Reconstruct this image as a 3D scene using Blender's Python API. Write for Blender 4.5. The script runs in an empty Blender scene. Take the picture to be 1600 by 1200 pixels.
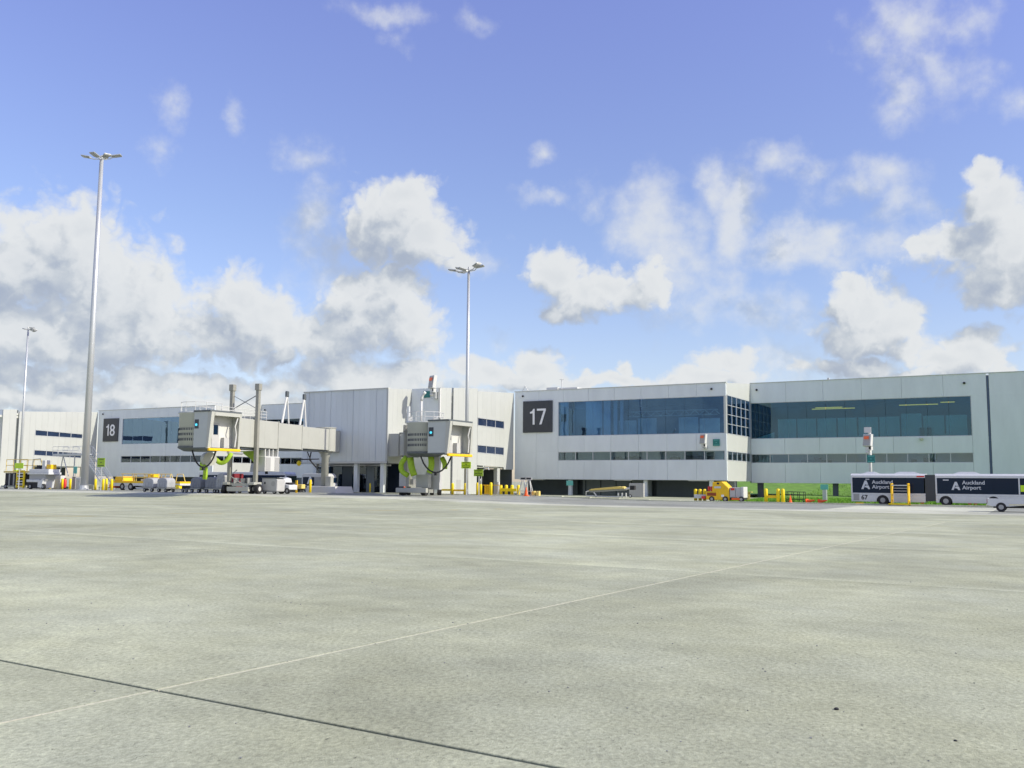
import bpy, bmesh, math, random
from mathutils import Vector, Matrix
random.seed(7)
S = bpy.context.scene
COL = S.collection
R = math.radians
# ------------------------------------------------------------------ camera
EYE = 2.05
AZ, PIT, ROLL, FPX = R(29.5), R(5.87), .0078, 1479.0
F0 = Vector((-math.sin(AZ), math.cos(AZ), 0)); R0 = Vector((math.cos(AZ), math.sin(AZ), 0)); ZZ = Vector((0, 0, 1))
CF = F0*math.cos(PIT)+ZZ*math.sin(PIT); CU = ZZ*math.cos(PIT)-F0*math.sin(PIT)
CR = R0*math.cos(ROLL)+CU*math.sin(ROLL); CU2 = CU*math.cos(ROLL)-R0*math.sin(ROLL)
cd = bpy.data.cameras.new('camera'); cam = bpy.data.objects.new('camera', cd); COL.objects.link(cam)
cd.sensor_width = 36; cd.lens = FPX/1600*36; cd.clip_end = 6000; cd.clip_start = .1
mw = Matrix((CR, CU2, -CF)).transposed().to_4x4(); mw.translation = Vector((0, 0, EYE)); cam.matrix_world = mw
S.camera = cam
# ------------------------------------------------------------------ exposure and light
S.view_settings.view_transform = 'Standard'; S.view_settings.look = 'None'
S.view_settings.exposure = 0.35; S.view_settings.gamma = 1; S.view_settings.use_curve_mapping = False
SUN_EL, SUN_AZ = R(36), R(8)            # azimuth measured from +X towards +Y
sd = bpy.data.lights.new('sun', 'SUN'); sd.energy = 3.5; sd.angle = R(.53); sd.color = (1, .945, .81)
sun = bpy.data.objects.new('sun', sd); COL.objects.link(sun)
sv = Vector((math.cos(SUN_EL)*math.cos(SUN_AZ), math.cos(SUN_EL)*math.sin(SUN_AZ), math.sin(SUN_EL)))
sun.rotation_euler = (-sv).to_track_quat('-Z', 'Y').to_euler(); sun.location = (40, 10, 60)


def ray(x, y):
    return CF+(x-800)/FPX*CR+(600-y)/FPX*CU2


def world():
    W = bpy.data.worlds.new('World'); S.world = W; W.use_nodes = True
    N = W.node_tree.nodes; L = W.node_tree.links; N.clear()
    W.cycles.sampling_method = 'MANUAL'; W.cycles.sample_map_resolution = 512

    # -- cloud density group: input = (azimuth, elevation) in degrees from the view heading
    G = bpy.data.node_groups.new('cloud_density', 'ShaderNodeTree')
    G.interface.new_socket('P', in_out='INPUT', socket_type='NodeSocketVector')
    G.interface.new_socket('D', in_out='OUTPUT', socket_type='NodeSocketFloat'); G.interface.new_socket('V', in_out='OUTPUT', socket_type='NodeSocketFloat')
    gn, gl = G.nodes, G.links
    gi = gn.new('NodeGroupInput'); go = gn.new('NodeGroupOutput')

    def nd(nodes, links, typ, op, ins, **kw):
        n = nodes.new(typ)
        if op: n.operation = op
        for k, v in kw.items(): setattr(n, k, v)
        for i, v in enumerate(ins):
            if v is None: continue
            if hasattr(v, 'is_output'): links.new(v, n.inputs[i])
            else: n.inputs[i].default_value = v
        return n
    # domain warp so the outlines billow
    wn = gn.new('ShaderNodeTexNoise'); wn.inputs['Scale'].default_value = .22; wn.inputs['Detail'].default_value = 6; wn.inputs['Roughness'].default_value = .6
    gl.new(gi.outputs[0], wn.inputs['Vector'])
    w1 = nd(gn, gl, 'ShaderNodeVectorMath', 'SUBTRACT', [wn.outputs['Color'], (.5, .5, .5)])
    w2 = nd(gn, gl, 'ShaderNodeVectorMath', 'MULTIPLY', [w1.outputs[0], (4.2, 3.6, 0)])
    w3 = nd(gn, gl, 'ShaderNodeVectorMath', 'ADD', [w2.outputs[0], gi.outputs[0]])
    P = w3.outputs[0]
    blobs = [  # pixel centre, radii, strength : where each cloud stands in the sky
        (105, 400, 95, 88, 1), (30, 420, 110, 75, 1), (-60, 430, 120, 110, 1), (175, 450, 95, 92, 1), (225, 510, 85, 70, 1), (110, 540, 150, 50, .95), (20, 520, 100, 60, 1),
        (120, 352, 42, 38, 1), (80, 585, 110, 32, .9),
        (370, 470, 58, 50, 1), (400, 505, 85, 62, 1), (460, 520, 80, 48, 1), (330, 520, 50, 45, 1), (570, 490, 75, 66, 1), (618, 450, 62, 46, 1), (642, 500, 50, 78, 1), (560, 450, 42, 36, 1), (520, 540, 90, 45, .95),
        (620, 335, 78, 60, 1), (645, 300, 44, 34, 1), (665, 370, 62, 48, 1), (585, 370, 60, 44, .9), (720, 400, 40, 30, .75),
        (205, 590, 45, 24, 1), (210, 612, 60, 26, 1), (300, 600, 70, 24, .85), (420, 605, 110, 26, .85), (560, 600, 130, 40, .95), (60, 625, 160, 26, .9), (640, 590, 60, 30, .9), (360, 635, 200, 26, .95), (700, 625, 120, 22, .9),
        (725, 572, 34, 20, .95), (770, 580, 46, 24, 1), (840, 572, 36, 30, 1), (815, 595, 80, 22, 1), (972, 576, 17, 17, 1), (960, 597, 90, 14, .95), (1055, 594, 34, 13, 1), (900, 597, 60, 14, .9),
        (870, 425, 52, 42, .95), (910, 455, 70, 42, .95), (880, 485, 55, 26, .8), (1015, 435, 42, 46, .88), (955, 440, 60, 40, .82), 
        (1135, 566, 46, 25, 1), (1120, 592, 72, 20, 1), 
        (1345, 470, 62, 44, .95), (1320, 440, 34, 22, .92), (1385, 500, 58, 42, .95), (1340, 520, 70, 40, .85), (1410, 540, 60, 30, .85), (1330, 575, 110, 26, .8),
        (1527, 275, 28, 22, .92), (1545, 320, 46, 44, .95), (1580, 380, 90, 58, 1), (1500, 385, 72, 34, .92), (1440, 385, 40, 22, .75), (1570, 430, 70, 34, .9), (1660, 400, 80, 80, 1),
        (1525, 545, 42, 32, 1), (1480, 566, 70, 24, 1), (1560, 575, 26, 22, .9), (1365, 533, 18, 12, 1), (1420, 590, 110, 14, .95),
    ]
    wisps = [
        (1018, 345, 50, 60, 1.15), (1030, 390, 60, 50, .95), (1140, 350, 38, 55, 1.1), (1105, 290, 32, 44, 1.05), (1235, 388, 62, 28, 1.3), (1300, 375, 40, 24, 1.1), (1150, 300, 60, 50, .9),
        (1380, 60, 60, 45, .8), (1430, 40, 80, 50, .85), (1470, 90, 50, 70, .8), (1410, 140, 50, 60, .8), (1400, 185, 40, 40, .6), (1530, 120, 60, 60, .45), (1595, 165, 50, 40, .6), (1500, 40, 60, 40, .5),
        (1350, 285, 90, 38, .8), (1390, 330, 60, 50, .65), (1220, 250, 60, 34, .75), (1270, 270, 90, 40, .5), (1130, 300, 60, 60, .8), (1150, 360, 60, 60, .7), (1040, 350, 85, 70, .85), (900, 300, 60, 60, .5), (845, 240, 30, 26, .7), (930, 320, 60, 60, .4), (850, 315, 60, 20, .6),
        (1100, 470, 110, 60, .7), (1060, 440, 70, 60, .8), (1200, 500, 120, 60, .65), (1230, 560, 120, 50, .7), (1300, 400, 110, 40, .65), (1400, 380, 90, 50, .6),
        (490, 340, 50, 60, .75), (520, 380, 60, 50, .8), (470, 235, 46, 46, .75), (500, 290, 60, 50, .55), (270, 165, 30, 44, .65), (250, 220, 40, 50, .4), (360, 185, 26, 40, .55), (600, 25, 90, 26, .6), (740, 30, 50, 30, .5), (620, 60, 60, 30, .4),
        (760, 400, 60, 40, .6), (640, 600, 200, 50, .8), (250, 570, 260, 60, .6), (560, 420, 160, 70, .7), (780, 540, 60, 40, .35),
    ]
    def union(bl):
        last = None
        for (bx_, by_, rx, ry, st) in bl:
            d = ray(bx_, by_).normalized()
            az = math.degrees(math.atan2(d.dot(R0), d.dot(F0))); el = math.degrees(math.asin(d.z))
            k = 180/math.pi/FPX
            sx = 1/(rx*k*1.0); sy = 1/(ry*k*1.0)
            b = nd(gn, gl, 'ShaderNodeVectorMath', 'MULTIPLY_ADD', [P, (sx, sy, 0), (-az*sx, -el*sy, 0)])
            c = nd(gn, gl, 'ShaderNodeVectorMath', 'LENGTH', [b.outputs[0]])
            e = nd(gn, gl, 'ShaderNodeMath', 'MULTIPLY_ADD', [c.outputs['Value'], -.8, st*.95])
            if last is None: last = e.outputs[0]
            else: last = nd(gn, gl, 'ShaderNodeMath', 'SMOOTH_MAX', [last, e.outputs[0], .1]).outputs[0]
        return last
    last = union(blobs); veil = union(wisps)
    n2 = gn.new('ShaderNodeTexNoise'); n2.inputs['Scale'].default_value = .42; n2.inputs['Detail'].default_value = 8; n2.inputs['Roughness'].default_value = .56
    gl.new(gi.outputs[0], n2.inputs['Vector'])
    # the rest of the sky round the horizon: the same kind of broken cumulus
    sp = gn.new('ShaderNodeSeparateXYZ'); gl.new(gi.outputs[0], sp.inputs[0])
    ab = nd(gn, gl, 'ShaderNodeMath', 'ABSOLUTE', [sp.outputs[0]])
    mk = nd(gn, gl, 'ShaderNodeMapRange', None, [ab.outputs[0], 33., 50., 0., 1.])
    n3 = gn.new('ShaderNodeTexNoise'); n3.inputs['Scale'].default_value = .07; n3.inputs['Detail'].default_value = 3
    gl.new(gi.outputs[0], n3.inputs['Vector'])
    f1 = nd(gn, gl, 'ShaderNodeMapRange', None, [n3.outputs['Fac'], .42, .7, -.35, .8])
    f1b = nd(gn, gl, 'ShaderNodeMapRange', None, [sp.outputs[1], 8., 60., .16, -.22])
    f1c = nd(gn, gl, 'ShaderNodeMath', 'ADD', [f1.outputs[0], f1b.outputs[0]])
    mx = gn.new('ShaderNodeMix'); gl.new(mk.outputs[0], mx.inputs[0]); gl.new(last, mx.inputs[2]); gl.new(f1c.outputs[0], mx.inputs[3])
    n2b = nd(gn, gl, 'ShaderNodeMath', 'MULTIPLY_ADD', [n2.outputs['Fac'], 1.0, -.52])
    nb = gn.new('ShaderNodeTexNoise'); nb.inputs['Scale'].default_value = .62; nb.inputs['Detail'].default_value = 2.5; nb.inputs['Roughness'].default_value = .5; gl.new(P, nb.inputs['Vector'])
    b1 = nd(gn, gl, 'ShaderNodeMath', 'SUBTRACT', [nb.outputs['Fac'], .5]); b2 = nd(gn, gl, 'ShaderNodeMath', 'ABSOLUTE', [b1.outputs[0]]); b3 = nd(gn, gl, 'ShaderNodeMath', 'MULTIPLY_ADD', [b2.outputs[0], 1.35, -.09])
    n2c = nd(gn, gl, 'ShaderNodeMath', 'ADD', [n2b.outputs[0], b3.outputs[0]])
    ad = nd(gn, gl, 'ShaderNodeMath', 'ADD', [mx.outputs[0], n2c.outputs[0]])
    gl.new(ad.outputs[0], go.inputs[0])
    vb = nd(gn, gl, 'ShaderNodeMath', 'MULTIPLY_ADD', [n2.outputs['Fac'], 2.0, -.97]); va = nd(gn, gl, 'ShaderNodeMath', 'ADD', [veil, vb.outputs[0]]); gl.new(va.outputs[0], go.inputs[1])

    tc = N.new('ShaderNodeTexCoord')
    dr = nd(N, L, 'ShaderNodeVectorMath', 'DOT_PRODUCT', [tc.outputs['Generated'], tuple(R0)])
    df = nd(N, L, 'ShaderNodeVectorMath', 'DOT_PRODUCT', [tc.outputs['Generated'], tuple(F0)])
    dz = nd(N, L, 'ShaderNodeVectorMath', 'DOT_PRODUCT', [tc.outputs['Generated'], (0, 0, 1)])
    az = nd(N, L, 'ShaderNodeMath', 'ARCTAN2', [dr.outputs['Value'], df.outputs['Value']])
    el = nd(N, L, 'ShaderNodeMath', 'ARCSINE', [dz.outputs['Value']])
    azd = nd(N, L, 'ShaderNodeMath', 'MULTIPLY', [az.outputs[0], 57.2958])
    eld = nd(N, L, 'ShaderNodeMath', 'MULTIPLY', [el.outputs[0], 57.2958])
    cb = N.new('ShaderNodeCombineXYZ'); L.new(azd.outputs[0], cb.inputs[0]); L.new(eld.outputs[0], cb.inputs[1])
    g1 = N.new('ShaderNodeGroup'); g1.node_tree = G; L.new(cb.outputs[0], g1.inputs[0])
    sh = nd(N, L, 'ShaderNodeVectorMath', 'ADD', [cb.outputs[0], (1.0, 1.8, 0)])
    g2 = N.new('ShaderNodeGroup'); g2.node_tree = G; L.new(sh.outputs[0], g2.inputs[0])
    cov = nd(N, L, 'ShaderNodeMapRange', None, [g1.outputs[0], -.10, .40, 0., 1.], interpolation_type='SMOOTHSTEP')
    dif = nd(N, L, 'ShaderNodeMath', 'SUBTRACT', [g1.outputs[0], g2.outputs[0]])
    lit = nd(N, L, 'ShaderNodeMapRange', None, [dif.outputs[0], -.55, .50, 0., 1.], interpolation_type='SMOOTHSTEP')
    thick = nd(N, L, 'ShaderNodeMapRange', None, [g1.outputs[0], .2, 1.0, .10, -.16])
    lt = nd(N, L, 'ShaderNodeMath', 'ADD', [lit.outputs[0], thick.outputs[0]], use_clamp=True)
    cr = N.new('ShaderNodeValToRGB'); L.new(lt.outputs[0], cr.inputs[0])
    e = cr.color_ramp.elements
    e[0].position = 0; e[0].color = (.315, .36, .44, 1); e[1].position = 1; e[1].color = (.62, .635, .64, 1)
    m_ = e.new(.45); m_.color = (.44, .475, .515, 1)
    sky = N.new('ShaderNodeTexSky'); sky.sky_type = 'NISHITA'; sky.sun_disc = False
    sky.sun_elevation = SUN_EL; sky.sun_rotation = R(90)-SUN_AZ; sky.altitude = 10; sky.air_density = 1; sky.dust_density = .6; sky.ozone_density = 2.2
    # photographic tint of the blue: bluer below, violet above
    tr = N.new('ShaderNodeValToRGB'); L.new(nd(N, L, 'ShaderNodeMapRange', None, [eld.outputs[0], 0., 34., 0., 1.]).outputs[0], tr.inputs[0])
    t = tr.color_ramp.elements
    t[0].position = 0; t[0].color = SKYT[0]; t[1].position = 1; t[1].color = SKYT[2]
    q = t.new(.45); q.color = SKYT[1]
    mt = N.new('ShaderNodeMix'); mt.data_type = 'RGBA'; mt.blend_type = 'MULTIPLY'; mt.inputs[0].default_value = 1
    L.new(sky.outputs[0], mt.inputs[6]); L.new(tr.outputs[0], mt.inputs[7])
    K = .15
    cs = nd(N, L, 'ShaderNodeVectorMath', 'SCALE', [cr.outputs[0]]); cs.inputs['Scale'].default_value = 1/K*CLOUD
    mm = N.new('ShaderNodeMix'); mm.data_type = 'RGBA'
    vo = nd(N, L, 'ShaderNodeMapRange', None, [g1.outputs[1], -.15, 1.1, 0., .78], interpolation_type='SMOOTHSTEP')
    cv0 = nd(N, L, 'ShaderNodeMath', 'MULTIPLY', [cov.outputs[0], .95]); cv = nd(N, L, 'ShaderNodeMath', 'MAXIMUM', [cv0.outputs[0], vo.outputs[0]])
    L.new(cv.outputs[0], mm.inputs[0]); L.new(mt.outputs[2], mm.inputs[6]); L.new(cs.outputs[0], mm.inputs[7])
    bg = N.new('ShaderNodeBackground'); bg.inputs[1].default_value = K; L.new(mm.outputs[2], bg.inputs[0])
    out = N.new('ShaderNodeOutputWorld'); L.new(bg.outputs[0], out.inputs[0])


SKYT = [(.88, .79, .82, 1), (.98, .87, .98, 1), (1.20, .93, 1.28, 1)]
CLOUD = 1.0
world()

# ------------------------------------------------------------------ helpers
def PY(px, py, Y):
    d = ray(px, py); t = Y/d.y; return Vector((d.x*t, Y, d.z*t+EYE))


def sstep(a, b, x):
    t = max(0, min(1, (x-a)/(b-a))); return t*t*(3-2*t)


def g(x, y):            # height of the apron: a low swell in front of the left stand
    return .42*sstep(-36, -58, x)*sstep(64, 78, y)*(1-.8*sstep(92, 118, y))


def mat(name, col, rough=.6, metal=0, var=.0, scale=3., bump=0., spec=.5, stretch=None, emit=None, coat=0, objvar=0):
    m = bpy.data.materials.new(name); m.use_nodes = True
    n, l = m.node_tree.nodes, m.node_tree.links
    b = n['Principled BSDF']; b.inputs['Base Color'].default_value = (*col, 1)
    b.inputs['Roughness'].default_value = rough; b.inputs['Metallic'].default_value = metal
    b.inputs['Specular IOR Level'].default_value = spec; b.inputs['Coat Weight'].default_value = coat
    if var or bump or objvar:
        tc = n.new('ShaderNodeTexCoord'); mp = n.new('ShaderNodeMapping'); l.new(tc.outputs['Object'], mp.inputs[0])
        if stretch: mp.inputs['Scale'].default_value = stretch
        nz = n.new('ShaderNodeTexNoise'); nz.inputs['Scale'].default_value = scale; nz.inputs['Detail'].default_value = 7; nz.inputs['Roughness'].default_value = .65
        l.new(mp.outputs[0], nz.inputs['Vector'])
        mr = n.new('ShaderNodeMapRange'); mr.inputs[1].default_value = .25; mr.inputs[2].default_value = .75
        mr.inputs[3].default_value = 1-var; mr.inputs[4].default_value = 1+var; l.new(nz.outputs['Fac'], mr.inputs[0])
        o = mr.outputs[0]
        if objvar:
            oi = n.new('ShaderNodeObjectInfo'); mr2 = n.new('ShaderNodeMapRange'); mr2.inputs[3].default_value = 1-objvar; mr2.inputs[4].default_value = 1+objvar
            l.new(oi.outputs['Random'], mr2.inputs[0]); ml = n.new('ShaderNodeMath'); ml.operation = 'MULTIPLY'; l.new(o, ml.inputs[0]); l.new(mr2.outputs[0], ml.inputs[1]); o = ml.outputs[0]
        vm = n.new('ShaderNodeVectorMath'); vm.operation = 'SCALE'; vm.inputs[0].default_value = col; l.new(o, vm.inputs['Scale']); l.new(vm.outputs[0], b.inputs['Base Color'])
        rr = n.new('ShaderNodeMapRange'); rr.inputs[3].default_value = max(0, rough-.12); rr.inputs[4].default_value = min(1, rough+.12); l.new(nz.outputs['Fac'], rr.inputs[0]); l.new(rr.outputs[0], b.inputs['Roughness'])
        if bump:
            bp = n.new('ShaderNodeBump'); bp.inputs['Strength'].default_value = bump; bp.inputs['Distance'].default_value = .02; l.new(nz.outputs['Fac'], bp.inputs['Height']); l.new(bp.outputs[0], b.inputs['Normal'])
    if emit:
        b.inputs['Emission Color'].default_value = (*emit[0], 1); b.inputs['Emission Strength'].default_value = emit[1]
    return m


def concrete(name, col, streak=1.):
    m = bpy.data.materials.new(name); m.use_nodes = True
    n, l = m.node_tree.nodes, m.node_tree.links; b = n['Principled BSDF']
    ge = n.new('ShaderNodeNewGeometry')

    def nz(scale, detail, rough, st=(1, 1, 1), rot=0, dist=0):
        mp = n.new('ShaderNodeMapping'); mp.inputs['Scale'].default_value = st; mp.inputs['Rotation'].default_value = (0, 0, rot); l.new(ge.outputs['Position'], mp.inputs[0])
        t = n.new('ShaderNodeTexNoise'); t.inputs['Scale'].default_value = scale; t.inputs['Detail'].default_value = detail; t.inputs['Roughness'].default_value = rough; t.inputs['Distortion'].default_value = dist
        l.new(mp.outputs[0], t.inputs['Vector']); return t.outputs['Fac']

    def mr(s, a, b_, c, d):
        r = n.new('ShaderNodeMapRange'); l.new(s, r.inputs[0])
        for i, v in enumerate((a, b_, c, d)): r.inputs[i+1].default_value = v
        return r.outputs[0]

    def mul(a, b_):
        r = n.new('ShaderNodeMath'); r.operation = 'MULTIPLY'; l.new(a, r.inputs[0]); l.new(b_, r.inputs[1]); return r.outputs[0]
    big = mr(nz(.11, 5, .6, dist=.8), .35, .65, .80, 1.13)
    wheel = mr(nz(.55, 5, .62, (.3, 1, 1), .18, .5), .3, .72, 1.07, .91)          # worn lanes along the stands
    mid = mr(nz(1.5, 8, .7, (.8, 1, 1), .5), .3, .7, .86, 1.13)
    fine = mr(nz(19, 6, .70, (1, .8, 1), .9), .33, .67, .72, 1.26)
    grain = mr(nz(75, 5, .7), .25, .75, .82, 1.16)
    pit = mr(nz(19, 4, .7, (1, .55, 1), .6, .4), .30, .38, .42, 1.)
    oi = n.new('ShaderNodeObjectInfo'); ov = mr(oi.outputs['Random'], 0, 1, .94, 1.05)
    # dust lies pale along the far side of each cross joint, damp dirt along the near side
    sx_ = n.new('ShaderNodeSeparateXYZ'); mpr = n.new('ShaderNodeMapping'); mpr.vector_type = 'POINT'; mpr.inputs['Rotation'].default_value = (0, 0, R(2.9))
    mpr.inputs['Location'].default_value = (-7.3-(-7.67*math.cos(R(2.9))-6.56*math.sin(R(2.9))), 6.5-(-7.67*math.sin(R(2.9))+6.56*math.cos(R(2.9))), 0)
    l.new(ge.outputs['Position'], mpr.inputs[0]); l.new(mpr.outputs[0], sx_.inputs[0])
    wob = n.new('ShaderNodeMath'); wob.operation = 'MULTIPLY_ADD'; l.new(nz(.5, 5, .6), wob.inputs[0]); wob.inputs[1].default_value = 1.1; wob.inputs[2].default_value = -.55
    for yj, wd, am in ((6.5, .25, .05), (21.3, .9, .15), (32.7, 1.1, .14), (43.4, 1.6, .13), (57.5, 1.8, .10)):
        sb = n.new('ShaderNodeMath'); sb.operation = 'SUBTRACT'; l.new(sx_.outputs[1], sb.inputs[0]); sb.inputs[1].default_value = yj
        ed = mr(sb.outputs[0], 0, .03, 0, 1); dd = n.new('ShaderNodeMath'); dd.operation = 'ADD'; l.new(sb.outputs[0], dd.inputs[0]); l.new(wob.outputs[0], dd.inputs[1])
        fall = mr(dd.outputs[0], wd*.2, wd, am, 0); up = mul(ed, fall)
        ed2 = mr(sb.outputs[0], -.03, 0, 1, 0); fall2 = mr(dd.outputs[0], -wd*1.6, -.1, 0, am*.35); dn = mul(ed2, fall2)
        q = n.new('ShaderNodeMath'); q.operation = 'SUBTRACT'; l.new(up, q.inputs[0]); l.new(dn, q.inputs[1])
        q2 = n.new('ShaderNodeMath'); q2.operation = 'ADD'; l.new(q.outputs[0], q2.inputs[0]); q2.inputs[1].default_value = 1
        big = mul(big, q2.outputs[0])
    v = mul(mul(mul(mul(mul(mul(big, mid), fine), grain), pit), wheel), ov)
    hue = n.new('ShaderNodeMix'); hue.data_type = 'RGBA'; l.new(mr(nz(.35, 4, .6), .35, .7, 0, 1), hue.inputs[0])
    hue.inputs[6].default_value = (*col, 1); hue.inputs[7].default_value = (col[0]*.97, col[1]*.985, col[2]*1.07, 1)
    vm = n.new('ShaderNodeVectorMath'); vm.operation = 'SCALE'; l.new(hue.outputs[2], vm.inputs[0]); l.new(v, vm.inputs['Scale'])
    l.new(vm.outputs[0], b.inputs['Base Color']); b.inputs['Roughness'].default_value = .93; b.inputs['Specular IOR Level'].default_value = .25
    bp = n.new('ShaderNodeBump'); bp.inputs['Strength'].default_value = .55; bp.inputs['Distance'].default_value = .012
    l.new(mul(fine, grain), bp.inputs['Height']); l.new(bp.outputs[0], b.inputs['Normal'])
    return m


def glass(name, refl, tint, gt=(.75, .9, 1.0), wob=.25):
    m = bpy.data.materials.new(name); m.use_nodes = True
    n, l = m.node_tree.nodes, m.node_tree.links; n.clear()
    o = n.new('ShaderNodeOutputMaterial'); mx = n.new('ShaderNodeMixShader'); gl = n.new('ShaderNodeBsdfGlossy'); tr = n.new('ShaderNodeBsdfTransparent')
    gl.inputs['Color'].default_value = (*gt, 1); gl.inputs['Roughness'].default_value = 0; tr.inputs['Color'].default_value = (*tint, 1)
    lw = n.new('ShaderNodeFresnel'); lw.inputs[0].default_value = 1.5
    ma = n.new('ShaderNodeMath'); ma.operation = 'MULTIPLY_ADD'; ma.inputs[1].default_value = 1; ma.inputs[2].default_value = refl; ma.use_clamp = True; l.new(lw.outputs[0], ma.inputs[0])
    ge = n.new('ShaderNodeNewGeometry'); nz = n.new('ShaderNodeTexNoise'); nz.inputs['Scale'].default_value = .35; nz.inputs['Detail'].default_value = 1; l.new(ge.outputs['Position'], nz.inputs['Vector'])
    bp = n.new('ShaderNodeBump'); bp.inputs['Strength'].default_value = wob; bp.inputs['Distance'].default_value = .05; l.new(nz.outputs['Fac'], bp.inputs['Height']); l.new(bp.outputs[0], gl.inputs['Normal'])
    l.new(ma.outputs[0], mx.inputs[0]); l.new(tr.outputs[0], mx.inputs[1]); l.new(gl.outputs[0], mx.inputs[2]); l.new(mx.outputs[0], o.inputs[0])
    return m


M = dict(
    conc=concrete('apron_concrete', (.447, .460, .300)), conc_l=concrete('pale_concrete', (.58, .585, .43)), road=concrete('worn_road', (.33, .34, .27)),
    joint=mat('joint_filler_dark', (.03, .03, .028), .9), seal=mat('joint_sealant_pale', (.52, .51, .40), .8, var=.25, scale=9),
    grass=mat('grass', (.15, .30, .035), .9, var=.38, scale=.8, bump=.6), grass_d=mat('grass_blade', (.15, .33, .02), .8, var=.4, scale=2),
    panel=mat('precast_panel', (.735, .775, .765), .55, var=.07, scale=.6, objvar=.018, stretch=(1, 1, .25)), white=mat('white_cladding', (.485, .50, .465), .5, var=.03, scale=.6, objvar=.015),
    rib=mat('ribbed_cladding', (.66, .70, .70), .4, metal=.15, var=.06, scale=.7, objvar=.03, stretch=(1, 1, .15)),
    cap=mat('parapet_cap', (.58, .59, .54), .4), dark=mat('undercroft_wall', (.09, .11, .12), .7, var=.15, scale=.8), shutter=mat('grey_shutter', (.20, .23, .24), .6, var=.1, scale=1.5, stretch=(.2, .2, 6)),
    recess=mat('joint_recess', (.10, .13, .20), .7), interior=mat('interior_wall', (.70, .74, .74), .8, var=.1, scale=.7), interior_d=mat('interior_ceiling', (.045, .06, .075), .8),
    lampy=mat('ceiling_lamp', (.9, .7, .2), .5, emit=((1, .60, .08), .8)), frame=mat('window_frame', (.55, .57, .58), .4, metal=.3),
    glass=glass('blue_glass', .09, (.60, .74, .82), (.42, .68, 1.)), glass_b=glass('mirror_glass', .30, (.40, .55, .66), (.45, .70, 1.)), glass_r=glass('teal_glass', .05, (.52, .72, .76), (.55, .8, 1.)), glass_s=glass('strip_glass', .07, (.66, .76, .80), (.75, .9, 1.)), glass_n=mat('navy_glass', (.02, .035, .075), .08, var=.2, scale=.5),
    glass_d=glass('dark_door_glass', .03, (.16, .24, .32)),
    sign=mat('sign_charcoal', (.045, .05, .058), .5, var=.1, scale=2), num=mat('sign_white', (.85, .85, .85), .5),
    galv=mat('galvanised_steel', (.56, .58, .58), .42, metal=.45, var=.1, scale=1.2, stretch=(1, 1, .2)), lampg=mat('lamp_grey', (.42, .43, .42), .45, metal=.2), lens=mat('lamp_lens', (.30, .31, .30), .2),
    bridge=mat('bridge_cream', (.45, .455, .40), .45, var=.04, scale=.8), bridge_g=mat('bridge_grey', (.47, .495, .475), .4, metal=.1, var=.04, scale=.8), bridge_d=mat('bridge_dark', (.10, .115, .12), .6),
    hole=mat('vent_dark', (.05, .06, .08), .8), rubber=mat('black_rubber', (.022, .022, .024), .75, var=.2, scale=6), steel=mat('dull_steel', (.33, .335, .32), .5, metal=.5, var=.15, scale=4),
    yellow=mat('safety_yellow', (.94, .70, .008), .5, var=.1, scale=3), yellow_o=mat('machine_yellow', (.90, .55, .01), .45, var=.12, scale=3), yellow_p=mat('faded_yellow', (.75, .58, .17), .6, var=.12, scale=4),
    lime=mat('lime_fabric', (.34, .52, .03), .7, var=.15, scale=4), lime_s=mat('lime_sign', (.58, .85, .02), .5), lime_d=mat('lime_sign_worn', (.38, .58, .03), .6, var=.1, scale=3),
    teal=mat('teal_sign', (.02, .19, .17), .5), teal_l=mat('pale_teal_sign', (.16, .55, .46), .5), orange=mat('cone_orange', (.90, .13, .02), .5), red=mat('signal_red', (.65, .04, .03), .5), maroon=mat('maroon_canvas', (.22, .02, .03), .8, var=.2, scale=4),
    paint=mat('vehicle_white', (.66, .67, .66), .28, coat=.4, var=.03, scale=1), busglass=mat('bus_window', (.005, .018, .042), .08, spec=.22), bellows=mat('bus_bellows', (.10, .11, .115), .85), logo=mat('logo_grey', (.62, .64, .65), .5), ink=mat('black_ink', (.015, .015, .017), .5),
    canvas=mat('grey_canvas', (.27, .28, .29), .75, var=.2, scale=2.5, bump=.6), canvas_l=mat('pale_canvas', (.43, .44, .44), .75, var=.18, scale=2.5, bump=.6), unit=mat('unit_white', (.64, .64, .60), .45), mesh=mat('grille_grey', (.40, .40, .38), .6),
    wood=mat('ladder_grey', (.48, .49, .47), .5, metal=.3), chrome=mat('bumper_chrome', (.6, .6, .6), .15, metal=1), led=mat('display_red', (.35, .08, .03), .5, emit=((1, .16, .03), .2)), cyan=mat('beacon_cyan', (.05, .5, .6), .3, emit=((.1, .7, .95), .8)),
    col=mat('column_grey', (.30, .295, .245), .5, var=.08, scale=2), refl_paint=mat('painted_reflection', (.62, .74, .88), .8, var=.05, scale=.4), box=mat('cabinet_grey', (.50, .50, .48), .5, var=.04, scale=2), rust=mat('dark_red_panel', (.30, .06, .01), .6, var=.2, scale=5), ypaint=mat('worn_yellow_paint', (.62, .52, .20), .85, var=.25, scale=1.5))


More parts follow.
